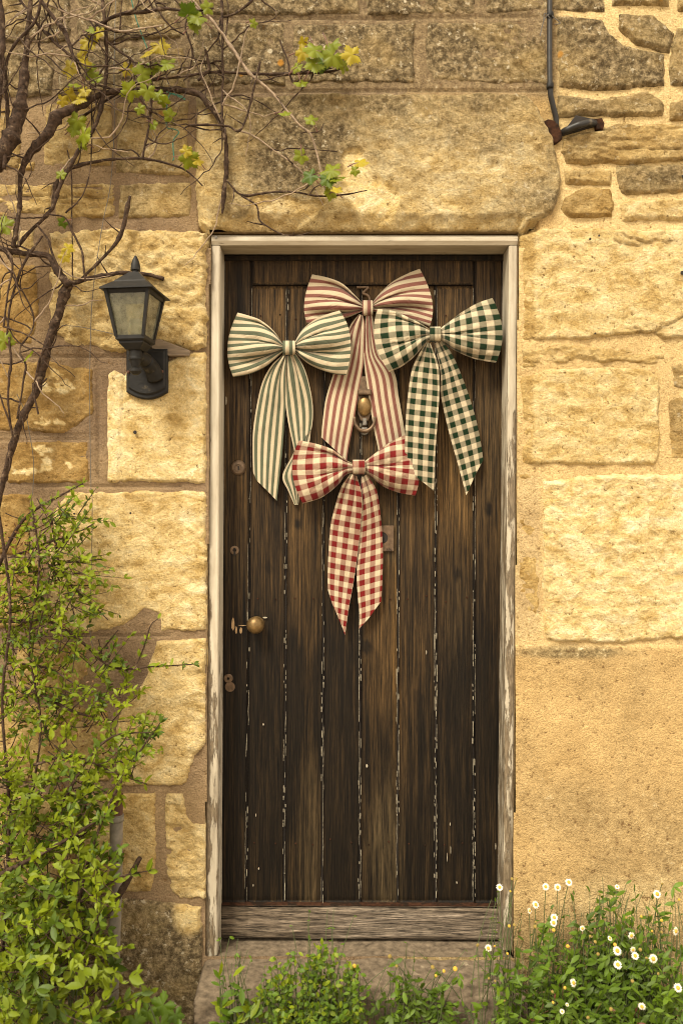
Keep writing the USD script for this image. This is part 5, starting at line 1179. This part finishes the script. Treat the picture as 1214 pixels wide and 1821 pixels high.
# ------------------------------------------------------------------ leafy shrub at the left
shrub = thing("leafy_shrub", "bright green small-leaved shrub spreading over the lower left of the wall", "shrub", P(40, 1815, -0.2))
sr = random.Random(21)
ST = [([(15, 1830, 20), (60, 1772, 22), (110, 1730, 18), (180, 1640, 14), (222, 1575, 12), (249, 1525, 9)], -.12), ([(-10, 1560, 9), (70, 1520, 8), (140, 1480, 6), (200, 1440, 5)], -.22), ([(75, 1100, 5), (110, 1115, 5), (150, 1145, 5), (190, 1180, 5), (222, 1190, 4), (262, 1186, 3), (345, 1181, 2)], -.10), ([(-5, 1105, 5), (40, 1105, 5), (80, 1100, 5)], -.11), ([(45, 1222, 5), (90, 1245, 5), (130, 1265, 5), (165, 1275, 3)], -.14),
      ([(-5, 1010, 8), (30, 940, 6), (60, 908, 5), (105, 882, 4), (148, 859, 3)], -.10), ([(20, 990, 4), (75, 968, 4), (140, 945, 3), (168, 930, 2)], -.10), ([(-5, 1020, 4), (60, 1016, 3), (120, 1000, 3), (182, 994, 2)], -.08), ([(90, 915, 4), (98, 960, 5), (105, 1000, 4), (128, 1042, 3), (160, 1070, 3), (192, 1102, 2)], -.10), ([(240, 1188, 3), (256, 1150, 3), (268, 1112, 2), (281, 1100, 2)], -.10), ([(180, 1200, 4), (195, 1165, 4), (206, 1142, 3)], -.07), ([(170, 1170, 3), (190, 1145, 3), (210, 1120, 2)], -.09),
      ([(40, 1500, 5), (72, 1300, 4), (52, 1150, 4), (70, 1010, 4), (58, 905, 3)], -.13), ([(4, 1700, 8), (16, 1450, 6), (4, 1250, 5), (18, 1080, 5), (-4, 900, 6)], -.15), ([(130, 1700, 7), (150, 1560, 6), (190, 1440, 5), (240, 1350, 4), (285, 1285, 2)], -.20), ([(100, 1450, 6), (150, 1360, 5), (200, 1310, 4), (270, 1302, 2)], -.18), ([(80, 1640, 6), (150, 1600, 5), (215, 1560, 4), (268, 1548, 2)], -.22), ([(60, 1360, 5), (130, 1345, 4), (205, 1375, 3), (262, 1395, 2)], -.16), ([(40, 1180, 4), (90, 1190, 4), (150, 1225, 3), (215, 1240, 2)], -.12)]
tips = []
for i, (pl, yd) in enumerate(ST):
    p_, r_ = pxpoly(pl, yd)
    part(shrub, "stem", tube(p_, np.maximum(r_, 0.001), 7, rough=0.2, seed=i), "bark", smooth=True)
    if i != 0: tips += [(p_[k], p_[k] - p_[k - 1]) for k in range(len(p_) // 4, len(p_), 2)]
XR = [(860, 20), (890, 150), (950, 150), (1000, 140), (1060, 165), (1120, 180), (1180, 230), (1250, 235), (1300, 275), (1350, 255), (1400, 195), (1440, 160), (1500, 158), (1550, 215), (1600, 180), (1700, 170), (1760, 180), (1821, 200), (1850, 215)]
xr = lambda y: float(np.interp(y, [a for a, _ in XR], [b for _, b in XR]))
shoots, leaves = [], []          # leaves: (on-screen size, verts, faces, deep)


def rosette(p, d, n, size, deep, spread=0.9):
    d = d / (np.linalg.norm(d) + 1e-9)
    for k in range(n):
        e = np.array([sr.gauss(0, 1), sr.gauss(0, 0.7), sr.gauss(0.15, 1)]); e = d * sr.uniform(0.3, 1.0) + spread * e / np.linalg.norm(e)
        nr = np.array([sr.gauss(0, 0.5), -0.8, 0.75 + sr.gauss(0, 0.5)])
        L = size * sr.uniform(0.45, 1.35)
        V_, f_ = blade(L, L * sr.uniform(0.36, 0.5), 0.22, sr.uniform(-0.1, 0.35), 3)
        leaves.append((L * F / (CAM_D + p[1]), orient(V_, p, e, nr), f_, deep))


for p_, d in tips:
    px_, py_ = CX + p_[0] * F / (CAM_D + p_[1]), CY - (p_[2] - CAM_Z) * F / (CAM_D + p_[1])
    if sr.random() < 0.62 and px_ > 20: rosette(p_, d, sr.randint(2, 5), 0.020 + 0.012 * max(0, (py_ - 1200) / 500), sr.random() < 0.25)
for k in range(640):
    y_ = 905 + (1835 - 905) * sr.random() ** 0.72
    if y_ < 1150 and sr.random() < 0.25: continue
    x_ = sr.uniform(-25, xr(y_)) * (0.97 if sr.random() < 0.9 else 1.08)
    if y_ < 1240 and x_ > 120 and sr.random() < 0.5: continue
    low = max(0.0, (y_ - 1180) / 640)
    y0_ = -sr.uniform(0.05, 0.14 + 0.26 * low)
    if y_ > 1720 and 60 < x_ < 160 and sr.random() < 0.6: continue
    base = P(x_, y_, y0_); a = sr.gauss(0.75, 0.8); L = sr.uniform(0.04, 0.10) * (0.75 + 0.5 * low)
    d = np.array([math.cos(a), -abs(sr.gauss(0.1, 0.3)), math.sin(a)]); tip = base + d * L
    n = 5; pp = base + (tip - base) * np.linspace(-0.5, 1, n)[:, None] + np.array([0, 0, -0.01]) * np.sin(np.linspace(0, np.pi, n))[:, None]
    shoots.append(tube(pp, np.linspace(0.0017, 0.0007, n), 4))
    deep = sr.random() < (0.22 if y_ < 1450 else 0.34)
    for q in np.linspace(0.15, 1, sr.randint(3, 6)): rosette(base + (tip - base) * q, d, sr.randint(2, 4), (0.0165 + 0.015 * low) * sr.uniform(0.8, 1.15), deep)
for k in range(105):
    y_ = sr.uniform(900, 1270); x_ = sr.uniform(-20, min(150, xr(y_))) if sr.random() < 0.8 else sr.uniform(60, xr(y_) * 1.05)
    base = P(x_, y_, -sr.uniform(0.06, 0.17)); a = sr.gauss(0.5, 0.7); L = sr.uniform(0.05, 0.12); d = np.array([math.cos(a), -abs(sr.gauss(0.1, 0.3)), math.sin(a)]); tip = base + d * L
    shoots.append(tube(base + (tip - base) * np.linspace(-0.3, 1, 5)[:, None], np.linspace(0.0017, 0.0007, 5), 4))
    for q in np.linspace(0.1, 1, sr.randint(4, 6)): rosette(base + (tip - base) * q, d, sr.randint(2, 4), 0.0185 * sr.uniform(0.8, 1.15), sr.random() < 0.15)
part(shrub, "shoots", cat_meshes(shoots), "bark", smooth=True, kind="stuff")
leaves.sort(key=lambda a: -a[0])
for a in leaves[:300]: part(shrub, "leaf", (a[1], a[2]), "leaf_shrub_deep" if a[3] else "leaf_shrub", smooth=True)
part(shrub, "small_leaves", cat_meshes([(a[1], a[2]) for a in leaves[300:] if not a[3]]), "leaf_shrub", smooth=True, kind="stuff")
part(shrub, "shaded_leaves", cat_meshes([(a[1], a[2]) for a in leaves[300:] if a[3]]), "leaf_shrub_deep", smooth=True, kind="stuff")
dry = []
for k in range(520):
    y_ = sr.uniform(930, 1540); x_ = sr.uniform(-10, xr(y_) * 0.72)
    V_, f_ = blade(sr.uniform(0.006, 0.014), 0.006, 0.3, 0.3, 2); dry.append((orient(V_, P(x_, y_, -sr.uniform(0.03, 0.16)), np.array([sr.gauss(0, 1), sr.gauss(0, 0.5), sr.gauss(0, 1)]), np.array([sr.gauss(0, 0.6), -1, sr.gauss(0.3, 0.6)])), f_))
part(shrub, "dry_leaves", cat_meshes(dry), "leaf_dry", smooth=True, kind="stuff")

# grass and lobed leaves at the foot of the shrub
gr = thing("grass_tuft", "thin dark grass blades at the bottom left under the shrub", "grass", P(110, 1821, -0.15))
for k in range(22):
    x_ = sr.uniform(78, 150); p_, r_ = pxpoly([(x_, 1850, 3.4), (x_ + sr.gauss(0, 4), 1790, 3), (x_ + sr.gauss(0, 12), sr.uniform(1725, 1770), 1)], -0.15 - 0.05 * sr.random(), 9)
    part(gr, "blade", tube(p_, r_, 4), "green_stem", smooth=True)
ge = thing("lobed_weed", "low weed with broad crinkled lobed leaves left of the doorstep", "weed", P(290, 1821, -0.18))
for k, (x_, y_, sz) in enumerate([(290, 1788, 44), (262, 1800, 34), (312, 1806, 30), (240, 1815, 34), (285, 1822, 36), (320, 1830, 30), (258, 1770, 22)]):
    V_, f_ = lobed(sz * 0.62 / 640, 300 + k, 5, 0.12, 0.16)
    part(ge, "leaf", (orient(V_, P(x_, y_, -0.16 - 0.02 * k), np.array([sr.gauss(0, 0.5), -0.3, -0.6]), np.array([sr.gauss(0, 0.3), -0.75, 0.7])), f_), "leaf_weed", smooth=True)
    p_, r_ = pxpoly([(x_, y_, 3), ((x_ + 288) / 2, (y_ + 1840) / 2, 3), (288, 1850, 4)], -0.15 - 0.02 * k, 8); part(ge, "stalk", tube(p_, r_, 5), "green_stem", smooth=True)

# ------------------------------------------------------------------ weeds along the step, daisies at the right
def herb(t, n, sample, root, mats, stem="green_stem", Lr=(0.012, 0.024), wr_=0.42, seed=0, per=(4, 8), face=0.6, most=300):
    r = random.Random(seed); st, lv = [], []
    for k in range(n):
        x_, y_, d_ = sample(r); tip = P(x_, y_, d_); rt = root(r, x_)
        mid = rt * 0.5 + tip * 0.5 + np.array([r.gauss(0, 0.045), r.gauss(0, 0.02), 0.02])
        s = np.linspace(0, 1, 12)[:, None]; c = (1 - s) ** 2 * rt + 2 * s * (1 - s) * mid + s**2 * tip
        st.append(tube(c, np.linspace(0.0016, 0.0007, 12), 4))
        for q in range(r.randint(*per)):
            i = min(11, int(r.uniform(3, 12))); a = r.uniform(0, 2 * math.pi)
            e = np.array([math.cos(a), -abs(r.gauss(0.2, 0.4)), math.sin(a) * 0.8 + 0.25]); nr = np.array([r.gauss(0, 0.45), -face, 0.8 + r.gauss(0, 0.4)])
            L = r.uniform(*Lr); V_, f_ = blade(L, L * wr_ * r.uniform(0.8, 1.2), 0.2, r.uniform(-0.05, 0.4), 3)
            lv.append((L, orient(V_, c[i], e, nr), f_, r.randrange(len(mats))))
    part(t, "stems", cat_meshes(st), stem, smooth=True, kind="stuff")
    lv.sort(key=lambda a: -a[0])
    for a in lv[:most]: part(t, "leaf", (a[1], a[2]), mats[a[3]], smooth=True)
    for j, m in enumerate(mats):
        rest = [(a[1], a[2]) for a in lv[most:] if a[3] == j]
        if rest: part(t, "small_leaves", cat_meshes(rest), m, smooth=True, kind="stuff")


def sphere(c, r, sub=1): m = trimesh.creation.icosphere(sub, r); m.apply_translation(c); return m


def daisy(t, x_, y_, d_, dia, seed, bud=False, root=None):
    r = random.Random(seed); c = P(x_, y_, d_); nr = np.array([r.gauss(0, 0.38), -1.0, r.gauss(0.5, 0.38)]); nr /= np.linalg.norm(nr)
    R0 = dia / 2 * (CAM_D + d_) / F
    disc = trimesh.creation.icosphere(2, 1.0); disc.apply_scale([1, 1, 0.6]); rd = R0 * (0.44 if not bud else 0.9)
    xa = np.cross([0, 0, 1.0], nr); xa /= np.linalg.norm(xa)
    if bud:
        fl = part(t, "flower_bud", (orient(np.array(disc.vertices) * rd, c, xa, nr), np.array(disc.faces)), "pollen_old" if r.random() < 0.6 else "pollen", smooth=True)
    else:
        pet = []
        for k in range(26):
            a = 2 * math.pi * k / 26 + r.gauss(0, 0.05); e = np.array([math.cos(a), math.sin(a), r.gauss(0.05, 0.1)])
            V_, f_ = blade(R0 * r.uniform(0.62, 0.74), R0 * 0.20, 0.05, 0.12, 2); V_[:, 0] += R0 * 0.30
            pet.append((orient(V_, [0, 0, 0], e, [0, 0, 1]), f_))
        V_, f_ = cat_meshes(pet); fl = part(t, "flower", (orient(V_, c, xa, nr), f_), "petal", smooth=True)
        part(fl, "disc", (orient(np.array(disc.vertices) * rd + [0, 0, rd * 0.25], c, xa, nr), np.array(disc.faces)), "pollen", smooth=True)
    rt = root(r, x_); s = np.linspace(0, 1, 12)[:, None]; mid = c * 0.5 + rt * 0.5 + np.array([r.gauss(0, 0.01), 0.02, 0.05]); c0 = c - nr * rd * 0.3
    part(t, "flower_stalk", tube((1 - s) ** 2 * rt + 2 * s * (1 - s) * mid + s**2 * c0, 0.0011, 5), "green_stem", smooth=True)


dz = thing("daisy_plant", "mound of small white and yellow daisies against the right wall", "flowers", P(1050, 1821, -0.2))
droot = lambda r, x_: np.array([(x_ - CX) / 620 * 0.94 + r.gauss(0, 0.03), -0.16 + r.gauss(0, 0.05), 0.0])


def d_sample(r):
    x_ = r.triangular(845, 1245, 1120); k = math.exp(-((x_ - 1100) / 230) ** 2)
    topy = 1720 - 140 * k + r.gauss(0, 12) - (30 if r.random() < 0.12 else 0)
    y_ = topy + (1835 - topy) * r.random() ** 0.85
    return x_, y_, -0.06 - 0.26 * (y_ - 1580) / 250 - r.uniform(0, 0.06)


herb(dz, 420, d_sample, droot, ["leaf_daisy", "leaf_weed", "leaf_weed"], Lr=(0.016, 0.034), wr_=0.36, seed=31, per=(7, 11))
herb(dz, 26, lambda r: (r.uniform(860, 1215), r.uniform(1570, 1640), -0.07 - 0.05 * r.random()), droot, ["leaf_daisy", "leaf_shrub_deep"], Lr=(0.009, 0.018), wr_=0.28, seed=32, per=(4, 8), most=0)
herb(dz, 14, lambda r: (r.uniform(960, 1180), r.uniform(1740, 1825), -0.33 - 0.03 * r.random()), droot, ["leaf_red"], Lr=(0.010, 0.020), wr_=0.3, seed=33, per=(2, 4), most=0, stem="red_stem")
DF = [(888, 1578, 13), (970, 1577, 13), (991, 1578, 14), (1011, 1569, 14), (952, 1609, 14), (941, 1620, 11), (985, 1632, 14), (984, 1641, 14), (1035, 1651, 11), (1122, 1664, 14), (1084, 1669, 10), (1097, 1691, 17), (1098, 1716, 16), (1125, 1689, 12), (1129, 1700, 14), (1161, 1705, 17), (1168, 1590, 15), (1201, 1656, 16), (1205, 1757, 16), (1141, 1790, 14), (1019, 1748, 15), (868, 1686, 14), (999, 1799, 9), (1097, 1577, 9), (1008, 1787, 7)]
for i, (x_, y_, d) in enumerate(DF): daisy(dz, x_, y_, -0.09 - 0.28 * max(0, y_ - 1580) / 250 - 0.03, d, 400 + i, root=droot)
DB = [(1177, 1572, 7), (1066, 1591, 6), (951, 1648, 9), (952, 1640, 6), (984, 1654, 8), (1058, 1675, 8), (1063, 1697, 8), (1093, 1680, 8), (1138, 1689, 8), (1149, 1704, 7), (1009, 1683, 9), (910, 1563, 7), (918, 1563, 6), (905, 1647, 7), (914, 1645, 7), (902, 1696, 6), (849, 1681, 8), (879, 1683, 6), (1170, 1732, 7), (1124, 1745, 8), (1004, 1757, 7), (982, 1764, 7), (983, 1783, 6), (869, 1740, 6), (880, 1745, 5), (897, 1780, 5), (1086, 1795, 9), (1140, 1630, 7), (1155, 1628, 6), (1176, 1637, 7), (1207, 1600, 6), (1159, 1656, 6), (1176, 1658, 6), (1113, 1632, 6), (1049, 1665, 6), (907, 1585, 5), (1045, 1810, 8)]
for i, (x_, y_, d) in enumerate(DB): daisy(dz, x_, y_, -0.09 - 0.28 * max(0, y_ - 1580) / 250 - 0.03, d * 0.85, 500 + i, True, droot)

wd = thing("green_weed", "bushy bright green weed clump in front of the doorstep, below the door's middle", "weed", P(555, 1821, -0.22))
wroot = lambda r, x_: np.array([(555 - CX) / 640 * 0.95 + (x_ - 555) / 640 * 0.5 + r.gauss(0, 0.02), -0.21 + r.gauss(0, 0.02), 0.0])


def w_sample(r):
    a, q = r.uniform(0, 2 * math.pi), r.random() ** 0.5; x_, y_ = 558 + 88 * q * math.cos(a), 1762 + 85 * q * math.sin(a)
    return x_ + r.gauss(0, 5), y_, -0.20 - 0.08 * r.random() - 0.05 * max(0, (y_ - 1700) / 100)


herb(wd, 230, w_sample, wroot, ["leaf_weed", "leaf_weed", "leaf_shrub"], Lr=(0.010, 0.019), wr_=0.62, seed=41, per=(9, 14), most=200)
herb(wd, 9, lambda r: (r.uniform(480, 640), r.uniform(1615, 1680), -0.18), wroot, ["leaf_weed"], Lr=(0.007, 0.013), wr_=0.4, seed=42, per=(4, 7), most=0)
w2 = thing("green_weed", "taller weed with long spoon-shaped leaves at the doorstep's left end", "weed", P(430, 1821, -0.22))
wroot2 = lambda r, x_: np.array([(425 - CX) / 640 * 0.95 + r.gauss(0, 0.012), -0.23, 0.0])
herb(w2, 44, lambda r: (r.uniform(388, 475), r.uniform(1735, 1825), -0.25), wroot2, ["leaf_weed", "leaf_shrub"], Lr=(0.026, 0.05), wr_=0.36, seed=43, per=(2, 4))
herb(w2, 14, lambda r: (r.uniform(390, 480), r.uniform(1660, 1735), -0.21), wroot2, ["leaf_weed"], Lr=(0.008, 0.015), wr_=0.5, seed=44, per=(4, 8), most=0)
w3 = thing("green_weed", "straggly weed with a few orange buds on the step, left of the daisies", "weed", P(740, 1821, -0.2))
wroot3 = lambda r, x_: np.array([(x_ - CX) / 640 * 0.95 + r.gauss(0, 0.07), -0.2, 0.06 + r.uniform(0, 0.08)])
herb(w3, 44, lambda r: ((x := r.triangular(660, 850, 715)), r.uniform(1725, 1800) - 20 * (abs(x - 700) < 25), -0.20 - 0.05 * r.random()), wroot3, ["leaf_weed", "leaf_daisy"], Lr=(0.014, 0.030), wr_=0.42, seed=45, per=(4, 8))
herb(w3, 9, lambda r: (r.uniform(640, 850), r.uniform(1668, 1720), -0.18), wroot3, ["leaf_weed"], Lr=(0.007, 0.014), wr_=0.35, seed=46, per=(3, 6), most=0)
for i, (x_, y_, d) in enumerate([(693, 1701, 8), (630, 1718, 8), (809, 1723, 9), (769, 1720, 8), (789, 1727, 7), (705, 1718, 6), (775, 1735, 6), (812, 1740, 5)]): daisy(w3, x_, y_, -0.22, d, 600 + i, True, wroot3)
